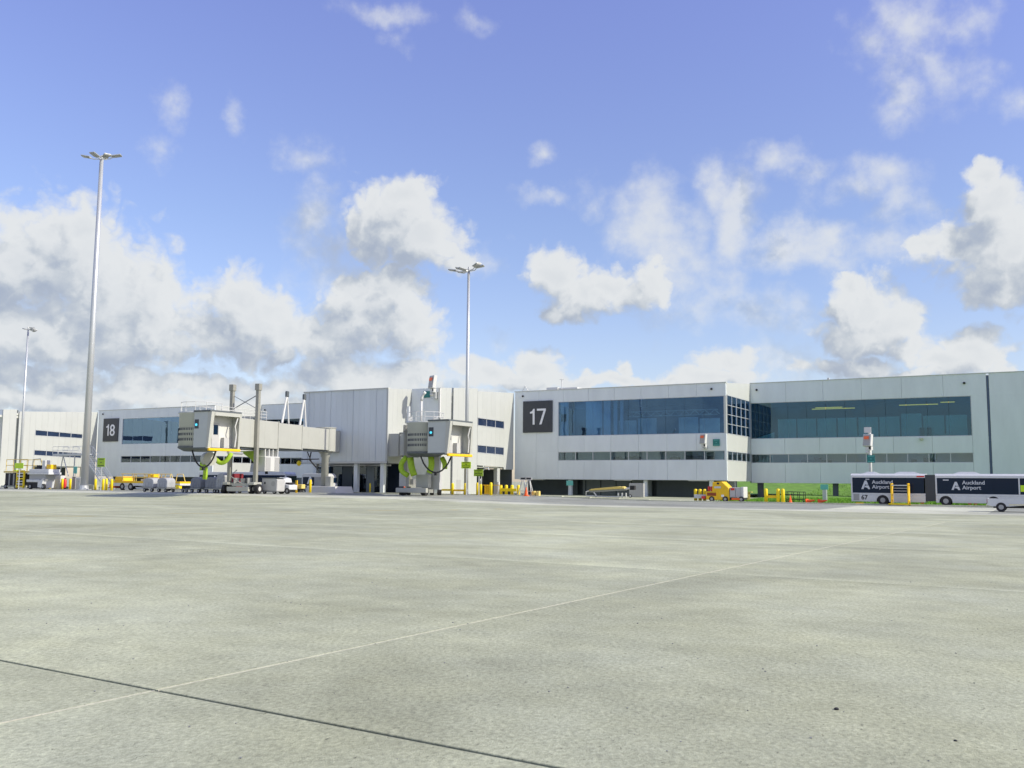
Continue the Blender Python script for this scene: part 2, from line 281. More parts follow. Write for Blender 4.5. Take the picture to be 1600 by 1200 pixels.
class MB:
    def __init__(s): s.v = []; s.f = []; s.sm = False

    def box(s, x0, x1, y0, y1, z0, z1):
        b = len(s.v); s.v += [(x, y, z) for z in (z0, z1) for y in (y0, y1) for x in (x0, x1)]
        s.f += [tuple(b+i for i in q) for q in ((0, 2, 3, 1), (4, 5, 7, 6), (0, 1, 5, 4), (2, 6, 7, 3), (0, 4, 6, 2), (1, 3, 7, 5))]; return s

    def obox(s, c, size, rz=0, rx=0, ry=0):
        from mathutils import Euler
        mt = Matrix.Translation(c) @ Euler((rx, ry, rz)).to_matrix().to_4x4(); b = len(s.v)
        s.v += [tuple(mt @ Vector((x*size[0]/2, y*size[1]/2, z*size[2]/2))) for z in (-1, 1) for y in (-1, 1) for x in (-1, 1)]
        s.f += [tuple(b+i for i in q) for q in ((0, 2, 3, 1), (4, 5, 7, 6), (0, 1, 5, 4), (2, 6, 7, 3), (0, 4, 6, 2), (1, 3, 7, 5))]; return s

    def tube(s, p, q, r, r2=None, n=8, caps=True):
        p = Vector(p); q = Vector(q); r2 = r if r2 is None else r2
        d = (q-p).normalized(); a = d.orthogonal().normalized(); c = d.cross(a); b = len(s.v)
        for (o, rr) in ((p, r), (q, r2)):
            for i in range(n):
                t = 2*math.pi*i/n; s.v.append(tuple(o+a*math.cos(t)*rr+c*math.sin(t)*rr))
        for i in range(n):
            j = (i+1) % n; s.f.append((b+i, b+j, b+n+j, b+n+i))
        if caps: s.f.append(tuple(b+i for i in reversed(range(n)))); s.f.append(tuple(b+n+i for i in range(n)))
        return s

    def path(s, pts, r, n=8):
        pts = [Vector(p) for p in pts]
        if len(pts) > 2 and r > .1:          # thick hoses bend in curves
            q = [pts[0]]
            for a, b, c in zip(pts, pts[1:], pts[2:]):
                m0 = (a+b)/2 if a is not pts[0] else a.lerp(b, .5); m1 = (b+c)/2
                q += [m0*(1-t)**2+b*2*t*(1-t)+m1*t*t for t in (0, .25, .5, .75, 1)]
            pts = q+[pts[-1]]
        dn = n; b0 = len(s.v); ref = None; pts = [p for i, p in enumerate(pts) if i == 0 or (p-pts[i-1]).length > 1e-4]
        for i, p in enumerate(pts):
            d = ((pts[i+1]-p) if i == 0 else (p-pts[i-1]) if i == len(pts)-1 else (pts[i+1]-pts[i-1])).normalized()
            a = (ref-d*ref.dot(d)).normalized() if ref else d.orthogonal().normalized(); ref = a; c = d.cross(a)
            for k in range(n): t = 2*math.pi*k/n; s.v.append(tuple(p+a*math.cos(t)*r+c*math.sin(t)*r))
            if i:
                o = b0+(i-1)*n
                for k in range(n): j = (k+1) % n; s.f.append((o+k, o+j, o+n+j, o+n+k))
        s.f.append(tuple(b0+k for k in reversed(range(n)))); s.f.append(tuple(len(s.v)-n+k for k in range(n)))
        return s

    def prism(s, pts, axis, a0, a1):      # pts in the plane square to axis
        b = len(s.v); k = len(pts)
        for a in (a0, a1):
            for (u, w) in pts:
                s.v.append((a, u, w) if axis == 'x' else (u, a, w) if axis == 'y' else (u, w, a))
        s.f.append(tuple(b+i for i in range(k))); s.f.append(tuple(b+k+i for i in reversed(range(k))))
        for i in range(k):
            j = (i+1) % k; s.f.append((b+j, b+i, b+k+i, b+k+j))
        return s

    def hexa(s, b4, t4):                   # bottom ring, top ring
        b = len(s.v); s.v += [tuple(p) for p in b4]+[tuple(p) for p in t4]
        s.f += [(b+3, b+2, b+1, b), (b+4, b+5, b+6, b+7)]+[(b+i, b+(i+1) % 4, b+4+(i+1) % 4, b+4+i) for i in range(4)]; return s

    def lathe(s, c, prof, n=16):
        b = len(s.v)
        for (r, z) in prof:
            for i in range(n):
                t = 2*math.pi*i/n; s.v.append((c[0]+r*math.cos(t), c[1]+r*math.sin(t), c[2]+z))
        for k in range(len(prof)-1):
            for i in range(n):
                j = (i+1) % n; s.f.append((b+k*n+i, b+k*n+j, b+(k+1)*n+j, b+(k+1)*n+i))
        s.f.append(tuple(b+i for i in reversed(range(n)))); s.f.append(tuple(b+(len(prof)-1)*n+i for i in range(n))); return s

    def build(s, name, m, parent=None, smooth=False, bev=0, kind=None, label=None):
        me = bpy.data.meshes.new(name); me.from_pydata(s.v, [], s.f); me.update()
        bm = bmesh.new(); bm.from_mesh(me); bmesh.ops.recalc_face_normals(bm, faces=bm.faces)
        if bev: bmesh.ops.bevel(bm, geom=[e for e in bm.edges if e.is_manifold and e.calc_face_angle(0) > .5], offset=bev, segments=1, affect='EDGES', clamp_overlap=True)
        bm.to_mesh(me); bm.free()
        me.materials.append(M[m] if isinstance(m, str) else m)
        if smooth:
            for p in me.polygons: p.use_smooth = len(p.vertices) < 6
        o = bpy.data.objects.new(name, me); COL.objects.link(o)
        if parent is not None:
            o.parent = parent
            if parent.get('_w'): o.location = -Vector(parent['_w'])
        if kind: o['kind'] = kind
        if label: o['label'] = label
        return o


def tag(o, label, cat, group=None):
    o['label'] = label; o['category'] = cat
    if group: o['group'] = group
    return o


def thing(name, label, cat, loc=(0, 0, 0), rz=0, group=None, world=False):
    o = bpy.data.objects.new(name, None); COL.objects.link(o); o.location = loc; o.rotation_euler = (0, 0, rz); o.empty_display_size = .3
    tag(o, label, cat, group)
    if world: o['_w'] = tuple(loc)          # children are written in world coordinates
    return o


def copy_thing(o, loc, label, rz=None):
    def cp(a, par):
        c = a.copy(); COL.objects.link(c); c.parent = par
        for ch in list(a.children): cp(ch, c)
        return c
    r = cp(o, None); r.location = loc; r['label'] = label
    if rz is not None: r.rotation_euler = (0, 0, rz)
    return r


def rebase(o, loc):                         # a single-mesh thing built in world coordinates gets its origin at its base
    loc = Vector(loc); o.data.transform(Matrix.Translation(-loc)); o.location = loc; return o


def gp(px, Y, py=770):
    p = PY(px, py, Y); return Vector((p.x, Y, g(p.x, Y)))


def text(name, s, size, m, parent, loc, rz=0, th=.01, bold=0, sx=1, align='LEFT'):
    c = bpy.data.curves.new(name, 'FONT'); c.body = s; c.size = size; c.extrude = th; c.align_x = align; c.offset = bold; c.resolution_u = 3
    o = bpy.data.objects.new(name, c); COL.objects.link(o)
    dg = bpy.context.evaluated_depsgraph_get(); me = bpy.data.meshes.new_from_object(o.evaluated_get(dg)); bpy.data.objects.remove(o)
    me.name = name; me.transform(Matrix.Diagonal((sx, 1, 1, 1))); me.transform(Matrix.Rotation(R(90), 4, 'X')); me.materials.clear(); me.materials.append(M[m])
    q = bpy.data.objects.new(name, me); COL.objects.link(q); q.rotation_euler = (0, 0, rz); q.parent = parent
    q.location = Vector(loc)-(Vector(parent['_w']) if parent.get('_w') else Vector()); return q


# ------------------------------------------------------------------ ground, road, slabs
def lines(a, b, st):
    n = max(1, round((b-a)/st)); return [a+(b-a)*i/n for i in range(n+1)]


def sheet(name, xs, ys, m, off=0, skip=None, fn=None, kind='structure'):
    v = []; f = []
    for y in ys:
        for x in xs: v.append((x, y, (fn(x, y) if fn else g(x, y))+off))
    nx = len(xs)
    for j in range(len(ys)-1):
        for i in range(nx-1):
            if skip and skip((xs[i]+xs[i+1])/2, (ys[j]+ys[j+1])/2): continue
            f.append((j*nx+i, j*nx+i+1, (j+1)*nx+i+1, (j+1)*nx+i))
    me = bpy.data.meshes.new(name); me.from_pydata(v, [], f); me.update(); me.materials.append(M[m])
    for p in me.polygons: p.use_smooth = True
    o = bpy.data.objects.new(name, me); COL.objects.link(o); o['kind'] = kind; return o


SX = [-7.3+14.3*k for k in range(-7, 4)]; SY = [-8, 6.5, 21.3, 32.7, 43.4, 57.5]
GX = lines(-200, 40, 4); GY = lines(51.5, 71.5, 2)+[73.5, 75.5, 77.5, 79.5]+lines(79.5, 137.5, 2)[1:]
# far ground all round, in four sheets, then the flat under the slabs, then the swelling apron
flat = lambda x, y: -.006
sheet('ground', [-4000, -200, 40, 4000], [-4000, -8], 'conc', fn=flat)
sheet('ground_west', [-4000, -200], [-8, 51.5, 137.5, 4000], 'conc', fn=flat)
sheet('ground_east', [40, 4000], [-8, 51.5, 137.5, 4000], 'conc', fn=flat)
sheet('slab_bed', [-200, SX[0], SX[-1], 40], [-8, 51.5], 'joint', off=-.044, fn=flat)
sheet('apron_side', [-200, SX[0]], [-8, 51.5], 'conc', fn=flat); sheet('apron_side', [SX[-1], 40], [-8, 51.5], 'conc', fn=flat)
ap = sheet('apron', GX, GY, 'conc', off=-.006, skip=lambda x, y: 73.5 < y < 99.5)
sheet('pale_strip', GX, [y for y in GY if 73 < y < 78], 'conc_l', off=-.006, skip=lambda x, y: x > -2)
sheet('service_road', GX, [y for y in GY if 77 < y < 100], 'road', off=-.006, skip=lambda x, y: -14.5 < x < -4 and y < 95)
sheet('pale_pad', [x for x in GX if -17 < x < -1], [y for y in GY if 77 < y < 96], 'conc_l', off=-.006)
sheet('apron_gap', [x for x in GX if x > -1], [y for y in GY if 73 < y < 78], 'conc', off=-.006)
sheet('ground_north', [-200, 40], [137.5, 4000], 'conc', fn=flat)

apron_root = bpy.data.objects.new('apron_slabs', None); COL.objects.link(apron_root); apron_root['kind'] = 'structure'
# the slabs are laid a little askew to the terminal
SK = R(-2.9); apron_root.rotation_euler = (0, 0, SK); q_ = Matrix.Rotation(SK, 3, 'Z') @ Vector((-7.3, 6.5, 0)); apron_root.location = Vector((-7.67, 6.56, 0))-q_
JW = .019
for j in range(len(SY)-1):
    w = 14.3; h = SY[j+1]-SY[j]; mb = MB()
    gx = JW
    mb.box(gx, w-gx, JW, h-(.034 if j == 0 else JW), -.045, 0)
    first = None
    for i in range(len(SX)-1):
        if first is None:
            o = mb.build('concrete_slab', 'conc', apron_root, bev=.006); first = o
        else:
            o = first.copy(); COL.objects.link(o); o.parent = apron_root
        o.location = (SX[i], SY[j], 0)
for i in range(1, len(SX)-1):               # pale sealant bedded in the joints that run towards the terminal
    mb = MB()
    for j in range(len(SY)-1):
        yy = SY[j]+.02
        while yy < SY[j+1]-.03:
            y2 = min(yy+random.uniform(.6, 2.4), SY[j+1]-.02); wv = random.uniform(-.003, .003)
            mb.box(SX[i]-.013, SX[i]+.004+wv, yy, y2, -.04, -.002+random.uniform(-.002, .005)); yy = y2+.004
    mb.build('joint_sealant', 'seal', apron_root)
# crumbs of grit and a dropped plug on the concrete
mb = MB()
for k in range(260):
    x = random.uniform(-14, 3); y = random.uniform(3, 24); r = random.uniform(.003, .010)
    mb.obox((x, y, r*.5), (r*2, r*1.6, r), random.uniform(0, 3), .3)
mb.build('grit', 'steel', kind='stuff')
p = ray(1307, 1109); t = (0-EYE)/p.z
o = MB().lathe((0, 0, 0), [(.021, 0), (.022, .012), (.012, .02)], 9).build('rubber_plug', 'rubber'); o.location = (p.x*t, p.y*t, .0)
tag(o, 'small black rubber plug lying alone on the concrete in the right foreground', 'debris')
p = ray(1493, 1158); t = (0-EYE)/p.z
o = MB().lathe((0, 0, 0), [(.014, 0), (.015, .006), (.008, .011)], 7).build('rubber_plug', 'rubber'); o.location = (p.x*t, p.y*t, .0)
tag(o, 'tiny black rubber crumb on the concrete near the bottom right corner', 'debris')
# worn yellow paint dashes
def dash(px0, px1, py, wy):
    a = ray(px0, py); a = a*((0-EYE)/a.z); b = ray(px1, py+.4); b = b*((0-EYE)/b.z)
    n = 14; vs = []; fs = []
    for i in range(n+1):
        q = a.lerp(b, i/n)
        for s_ in (0, wy): vs.append((q.x, q.y+s_, g(q.x, q.y+s_)+.008))
    for i in range(n): fs.append((2*i, 2*i+2, 2*i+3, 2*i+1))
    me = bpy.data.meshes.new('paint_line'); me.from_pydata(vs, [], fs); me.materials.append(M['ypaint']); o = bpy.data.objects.new('painted_line', me); COL.objects.link(o); o['kind'] = 'structure'
dash(30, 142, 806.5, .45); dash(260, 345, 802.5, .35); dash(430, 470, 800, .3); dash(570, 622, 797.5, .5); dash(700, 712, 797, .6); dash(770, 784, 795.5, .6)

# kerb: precast lengths, each its own stone
kerb = thing('kerb', 'long pale concrete kerb along the far edge of the service road', 'kerb', (-60, 99.5, 0), world=True)
first = None
for i in range(57):
    x = -190+i*3.6
    if first is None:
        mb = MB(); mb.box(0, 3.58, 0, .45, -.05, .11); first = mb.build('kerb_stone', 'conc_l', None, bev=.02); o = first
    else:
        o = first.copy(); COL.objects.link(o)
    o.parent = kerb; o.location = Vector((x, 99.75, g(x+1.8, 99.75)))-Vector(kerb['_w'])

# grass behind and under the raised right wing
def gz(x, y): return .06+.25*sstep(112, 138, y)+3.4*sstep(150, 176, y)+.12*math.sin(x*.23+y*.11)*sstep(104, 112, y)
gy = lines(104, 137.5, 3)+lines(139.5, 150, 3)+lines(152, 190, 3)
gs = sheet('grass_bank', lines(-75, -33, 3)+lines(-33, 40, 3)[1:], gy, 'grass', fn=gz, skip=lambda x, y: x < -33 and y < 139)
mb = MB()
for k in range(26000):
    y = random.uniform(104, 122) if random.random() < .6 else random.uniform(150, 176); x = random.uniform(-33, 4); z = gz(x, y); h = random.uniform(.10, .26); a = random.uniform(0, 6.28); w = .035
    b = len(mb.v); dx, dy = math.cos(a)*w, math.sin(a)*w
    mb.v += [(x-dx, y-dy, z-.02), (x+dx, y+dy, z-.02), (x+random.uniform(-.1, .1), y+random.uniform(-.1, .1), z+h)]; mb.f.append((b, b+1, b+2))
me = bpy.data.meshes.new('grass_blades'); me.from_pydata(mb.v, [], mb.f); me.materials.append(M['grass_d']); o = bpy.data.objects.new('grass_blades', me); COL.objects.link(o); o['kind'] = 'stuff'

# ------------------------------------------------------------------ terminal building
TB = thing('terminal_building', 'long two storey grey and white airport terminal raised on columns', 'terminal', (-70, 126.5, 0), world=True)
GAP = .012


def panels_y(a0, a1, z0, z1, Y, m='panel', wd=4.15, th=.28, name='wall_panel', joints=None):
    xs = joints or lines(a0, a1, wd)
    for x0, x1 in zip(xs, xs[1:]):
        MB().box(x0+GAP, x1-GAP, Y, Y+th, z0, z1).build(name, m, TB, bev=.012)


def panels_x(b0, b1, X, zb, zt, m='white', wd=2.0, th=.28, name='wall_panel'):
    ys = lines(b0, b1, wd)
    for y0, y1 in zip(ys, ys[1:]):
        q0, q1 = y0+.004, y1-.004; lo = (zb(y0), zb(y1)) if callable(zb) else (zb, zb); hi = (zt(y0), zt(y1)) if callable(zt) else (zt, zt)
        MB().hexa([(X-th, q0, lo[0]), (X, q0, lo[0]), (X, q1, lo[1]), (X-th, q1, lo[1])], [(X-th, q0, hi[0]), (X, q0, hi[0]), (X, q1, hi[1]), (X-th, q1, hi[1])]).build(name, m, TB, bev=.01)


def window_y(a0, a1, z0, z1, Y, pw, m='glass', mull=True, rows=1, mw_=.07, edge=.07, label=None):
    fr = MB(); d0, d1 = Y+.03, Y+.20
    fr.box(a0, a1, d0, d1, z0, z0+edge).box(a0, a1, d0, d1, z1-edge, z1).box(a0, a0+edge, d0, d1, z0+edge, z1-edge).box(a1-edge, a1, d0, d1, z0+edge, z1-edge)
    w = fr.build('window', 'frame', TB, label=label)
    off = -Vector(TB['_w'])
    xs = lines(a0+edge, a1-edge, pw); zs = lines(z0+edge, z1-edge, (z1-z0-2*edge)/rows)
    for i, (x0, x1) in enumerate(zip(xs, xs[1:])):
        if mull and i: b_ = MB().box(x0-mw_/2, x0+mw_/2, Y+.06, Y+.19, z0+edge, z1-edge).build('mullion', 'frame', w)
        for r0, r1 in zip(zs, zs[1:]):
            MB().box(x0+mw_/2, x1-mw_/2, Y+.12, Y+.135, r0+.012, r1-.012).build('pane', m, w)
    return w


def window_x(b0, b1, zf0, zf1, X, pw, m='glass_n', rows=1, mw_=.1, edge=.09):
    # zf0/zf1: sill and head heights as functions of y (they follow the ramp inside)
    fr = MB(); ys = lines(b0, b1, pw)

    def quad(mb, y0, y1, a, b, c, d, x0, x1): mb.hexa([(x0, y0, a), (x1, y0, a), (x1, y1, b), (x0, y1, b)], [(x0, y0, c), (x1, y0, c), (x1, y1, d), (x0, y1, d)])
    quad(fr, b0, b1, zf0(b0), zf0(b1), zf0(b0)+edge, zf0(b1)+edge, X-.22, X+.02); quad(fr, b0, b1, zf1(b0)-edge, zf1(b1)-edge, zf1(b0), zf1(b1), X-.22, X+.02)
    quad(fr, b0, b0+edge, zf0(b0)+edge, zf0(b0)+edge, zf1(b0)-edge, zf1(b0)-edge, X-.22, X+.02); quad(fr, b1-edge, b1, zf0(b1)+edge, zf0(b1)+edge, zf1(b1)-edge, zf1(b1)-edge, X-.22, X+.02)
    w = fr.build('window', 'frame', TB)
    for i, (y0, y1) in enumerate(zip(ys, ys[1:])):
        if i:
            q = MB(); quad(q, y0-mw_/2, y0+mw_/2, zf0(y0)+edge, zf0(y0)+edge, zf1(y0)-edge, zf1(y0)-edge, X-.2, X-.01); q.build('mullion', 'frame', w)
        for r in range(rows):
            def zz(y, k): a = zf0(y)+edge; b = zf1(y)-edge; return a+(b-a)*k/rows
            g0, g1 = y0+mw_*.5, y1-mw_*.5
            q = MB(); quad(q, g0, g1, zz(g0, r)+.02, zz(g1, r)+.02, zz(g0, r+1)-.02, zz(g1, r+1)-.02, X-.11, X-.09); q.build('pane', m, w)
        if rows > 1:
            for r in range(1, rows): q = MB(); quad(q, y0+mw_*.5, y1-mw_*.5, zz(y0, r)-.04, zz(y1, r)-.04, zz(y0, r)+.04, zz(y1, r)+.04, X-.19, X-.02); q.build('transom', 'frame', w)
    return w


def module(ox, setback_end):
    A0, A1, Y = -71.0+ox, -37.97+ox, 126.5
    W0, W1 = -63.6+ox, -38.25+ox
    RF, RS = 15.7, 16.7
    panels_y(A0, A1, 13.95, RF, Y); panels_y(A0, W0, 6.46, 13.95, Y, wd=3.7)
    panels_y(W0, A1, 6.46, 8.79, Y); panels_y(A0, W0, 2.4, 6.46, Y, wd=3.7); panels_y(W0, A1, 2.4, 5.16, Y)
    MB().box(W1, A1, Y, Y+.28, 5.16, 6.46).build('corner_post', 'panel', TB); MB().box(W1, A1-.005, Y-.002, Y+.28, 8.79, 13.95).build('corner_post', 'cap', TB)
    window_y(W0, W1, 8.79, 13.95, Y, 2.8, m='glass' if ox == 0 else 'glass_b', mull=False, mw_=.03); window_y(W0, W1, 5.16, 6.46, Y, 2.8, m='glass_s', mw_=.11)
    MB().box(A0-.1, A1+.05, Y-.06, Y+.5, RF, RF+.12).build('parapet_cap', 'cap', TB)
    # return wall and recessed wing
    X = A1; Y2 = 138.6; E1 = setback_end
    rw = [126.8, 138.6]
    panels_x(rw[0], rw[1], X, 14.1, lambda y: RF+(RS-RF)*sstep(126.8, 138.6, y), wd=6); panels_x(rw[0], rw[1], X, 6.42, 8.72, wd=6); panels_x(rw[0], rw[1], X, 2.3, 5.1, wd=6)
    window_x(127.0, 138.5, lambda y: 8.72, lambda y: 14.1, X, 2.3, m='glass', rows=4, mw_=.13); window_x(127.0, 138.5, lambda y: 5.1, lambda y: 6.42, X, 2.3, m='glass_s', mw_=.13)
    WL, WR = X+.02, -8.57+ox
    J0, J1 = -6.68+ox, -6.38+ox
    panels_y(X, J0, 13.82, RS, Y2, wd=5.1); panels_y(J1, E1, 13.82, RS, Y2, wd=5.1); panels_y(X, WR, 6.28, 8.5, Y2, wd=4.9); panels_y(X, WR, 2.1, 4.98, Y2, wd=4.9)
    panels_y(WR, J0, 2.1, 13.82, Y2, wd=9); panels_y(J1, E1, 2.1, 13.82, Y2, wd=6)
    MB().box(J0+.02, J1-.02, Y2+.07, Y2+.26, 2.1, 16.35).build('joint_strip', 'recess', TB)
    window_y(WL, WR, 8.5, 13.82, Y2, 2.72, m='glass_r', mull=False, mw_=.03); window_y(WL, WR, 4.98, 6.28, Y2, 2.72, m='glass_s', mw_=.10)
    MB().box(X, E1, Y2-.06, Y2+.5, RS, RS+.1).build('parapet_cap', 'cap', TB)
    # slabs, ceilings and rooms behind the glass
    fl = MB()
    for zf in (2.35, 4.75, 8.35):
        fl.box(A0+.3, A1-.3, Y+.3, Y+14, zf-.12 if zf > 3 else 2.38, zf+.15)
        fl.box(A1-.25, E1, Y2+.3, Y2+12, zf-.12 if zf > 3 else 2.12, zf+.13)
    fl.build('floor_slab', 'interior', TB)
    rf = MB().box(A0, A1-.3, Y+.29, Y+14, RF-.75, RF-.25).box(A1-.28, E1, Y2+.29, Y2+12, RS-.9, RS-.2); rf.build('roof', 'cap', TB)
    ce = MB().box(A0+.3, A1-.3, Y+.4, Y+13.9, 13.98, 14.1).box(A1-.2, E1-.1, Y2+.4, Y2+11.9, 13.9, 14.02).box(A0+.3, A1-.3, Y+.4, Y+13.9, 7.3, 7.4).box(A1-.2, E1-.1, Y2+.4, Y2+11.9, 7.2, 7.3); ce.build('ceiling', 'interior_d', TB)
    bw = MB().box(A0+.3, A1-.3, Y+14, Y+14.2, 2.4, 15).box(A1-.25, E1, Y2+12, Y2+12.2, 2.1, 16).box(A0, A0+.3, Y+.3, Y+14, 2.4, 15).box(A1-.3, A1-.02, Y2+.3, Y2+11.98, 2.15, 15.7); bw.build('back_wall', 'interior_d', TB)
    # pale screens standing inside the lounge
    for i, x in enumerate(lines(W0+9, W1-1, 3.0)[:-1]):
        if i in (2, 5): continue
        MB().box(x+.06, x+2.9, Y+1.6, Y+1.68, 8.5, 11.0+.25*(i % 2)).build('lounge_screen', 'interior', TB)
    for i, x in enumerate(lines(X+3.6, WR-.5, 2.72)[:-1]):
        MB().box(x+.05, x+2.66, Y2+1.4, Y2+1.5, 8.48, 11.4+(.35 if i in (6, 9) else 0)).build('lounge_screen', 'interior', TB)
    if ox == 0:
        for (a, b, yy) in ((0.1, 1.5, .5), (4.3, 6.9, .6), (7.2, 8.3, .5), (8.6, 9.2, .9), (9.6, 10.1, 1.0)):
            MB().box(W0+a, W0+b, Y+yy, Y+yy+.08, 8.52, 13.9).build('reflection_panel', 'refl_paint', TB)  # added pale panels: the side wall's reflection in the glass, put into colour
        MB().box(W0+.25, W0+1.15, Y+.44, Y+.49, 11.0, 12.1).build('dark_panel', 'interior_d', TB)
        for k in range(9):      # steelwork of the lounge roof
            x = W0+11+k*1.45; MB().tube((x, Y+2.2, 11.6), (x+.75, Y+2.2, 12.25), .05, n=5).tube((x+.75, Y+2.2, 12.25), (x+1.45, Y+2.2, 11.6), .05, n=5).build('roof_truss', 'cap', TB)
        MB().tube((W0+10.5, Y+2.2, 12.27), (W1-1.6, Y+2.2, 12.27), .06, n=5).build('truss_chord', 'cap', TB); MB().tube((W0+10.5, Y+2.2, 11.58), (W1-1.6, Y+2.2, 11.58), .06, n=5).build('truss_chord', 'cap', TB)
    MB().box(X+.4, WR, Y2+2.3, Y2+2.4, 4.9, 7.1).build('corridor_wall', 'interior', TB); MB().box(W0, W1-1, Y+2.6, Y+2.7, 4.95, 7.2).build('corridor_wall', 'interior', TB)
    for (a, w, h) in ((7.2, 2.6, .35), (12.2, 1.4, .25), (14.4, 1.9, .25), (18.6, .8, .3), (24.8, 2.2, .35)):
        MB().box(X+a, X+a+w, Y2+.6, Y2+1.2, 8.48, 8.52+h).build('lounge_table', 'unit', TB)
    for a in (22.9, 23.8): MB().box(X+a, X+a+.55, Y2+.7, Y2+1.2, 8.48, 9.75).build('pillar_screen', 'interior_d', TB)
    rp = MB().hexa([(X+.5, Y2+.9, 8.5), (X+3.2, Y2+.9, 8.5), (X+3.2, Y2+1, 8.5), (X+.5, Y2+1, 8.5)], [(X+.5, Y2+.9, 8.6), (X+3.2, Y2+.9, 9.5), (X+3.2, Y2+1, 9.5), (X+.5, Y2+1, 8.6)]); rp.build('ramp_screen', 'interior', TB)
    rp = MB().hexa([(X+.3, Y2+.6, 4.98), (X+3.0, Y2+.6, 4.98), (X+3.0, Y2+.7, 4.98), (X+.3, Y2+.7, 4.98)], [(X+.3, Y2+.6, 5.0), (X+3.0, Y2+.6, 6.2), (X+3.0, Y2+.7, 6.2), (X+.3, Y2+.7, 5.0)]); rp.build('ramp_screen', 'interior', TB)
    for (x0, x1, yy, z) in ((X+8, X+14, 4, 12.9), (X+8.2, X+12, 5.5, 13.2), (X+20, X+25, 4, 13.1), (X+25.2, X+27, 5.5, 13.45)):
        MB().box(x0, x1, Y2+yy, Y2+yy+.3, z, z+.1).build('strip_lamp', 'lampy', TB)
    for k in range(9):     # desks and seats seen through the strip windows
        x = random.uniform(X+5, WR-2); w = random.uniform(.8, 3.2); MB().box(x, x+w, Y2+1.2+k*.1, Y2+1.9+k*.1, 4.9, 5.1+random.uniform(.25, .7)).build('desk', random.choice(['rubber', 'unit', 'interior_d']), TB)
    for k in range(7):
        x = random.uniform(W0+4, W1-2); w = random.uniform(.8, 2.6); MB().box(x, x+w, Y+1.2+k*.1, Y+1.9+k*.1, 4.95, 5.2+random.uniform(.25, .8)).build('desk', random.choice(['rubber', 'interior_d']), TB)
    for (x, yy, z) in ((A0+1.4, Y, 15.0), (A1-2.0, Y, 14.9), (X+1.0, Y2, 15.7), (-9.3+ox, Y2, 15.5)):
        MB().lathe((x, yy-.12, z-.12), [(.10, 0), (.16, .08), (.16, .2), (.08, .28)], 8).build('security_camera', 'rubber', TB)
    # undercroft
    for i, x in enumerate((-61.9, -50.0, -40.4)) if ox == 0 else enumerate((-61.9, -50.0, -40.4)):
        MB().box(x+ox-.26, x+ox+.26, Y+.5, Y+1.05, -.05, 2.37).build('column', 'panel', TB, bev=.03)
    return A0, A1, E1


module(0, 42.0)
module(-97.5, -91.0)
# undercroft walls behind gate 17's columns
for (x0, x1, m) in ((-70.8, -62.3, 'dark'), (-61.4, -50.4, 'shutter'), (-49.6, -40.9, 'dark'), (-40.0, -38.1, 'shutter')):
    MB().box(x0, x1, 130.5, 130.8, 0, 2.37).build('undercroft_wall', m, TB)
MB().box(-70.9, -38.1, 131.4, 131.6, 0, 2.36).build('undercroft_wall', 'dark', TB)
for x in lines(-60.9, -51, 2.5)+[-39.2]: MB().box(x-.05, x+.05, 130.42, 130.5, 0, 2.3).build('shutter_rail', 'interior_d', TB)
for (x, w) in ((-54.6, .9), (-43.5, .9), (-68.2, .7)):
    MB().box(x, x+w*3, 126.6, 127.3, 2.28, 2.395).build('soffit_light', 'cap', TB)
for (px, Yc, w) in ((1188, 139.2, .8), (1305.5, 139.2, .7), (1400, 139.2, .7), (1500, 139.2, .7)):
    x = PY(px, 775, Yc).x; MB().box(x-w/2, x+w/2, Yc, Yc+.5, -.02, 2.115).build('column', 'dark', TB, label='slim black column standing in the grass')
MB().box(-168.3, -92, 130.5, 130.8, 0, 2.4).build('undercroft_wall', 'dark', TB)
MB().box(-135.2, -92, 138.9, 139.2, 0, 2.1).build('undercroft_wall', 'shutter', TB)


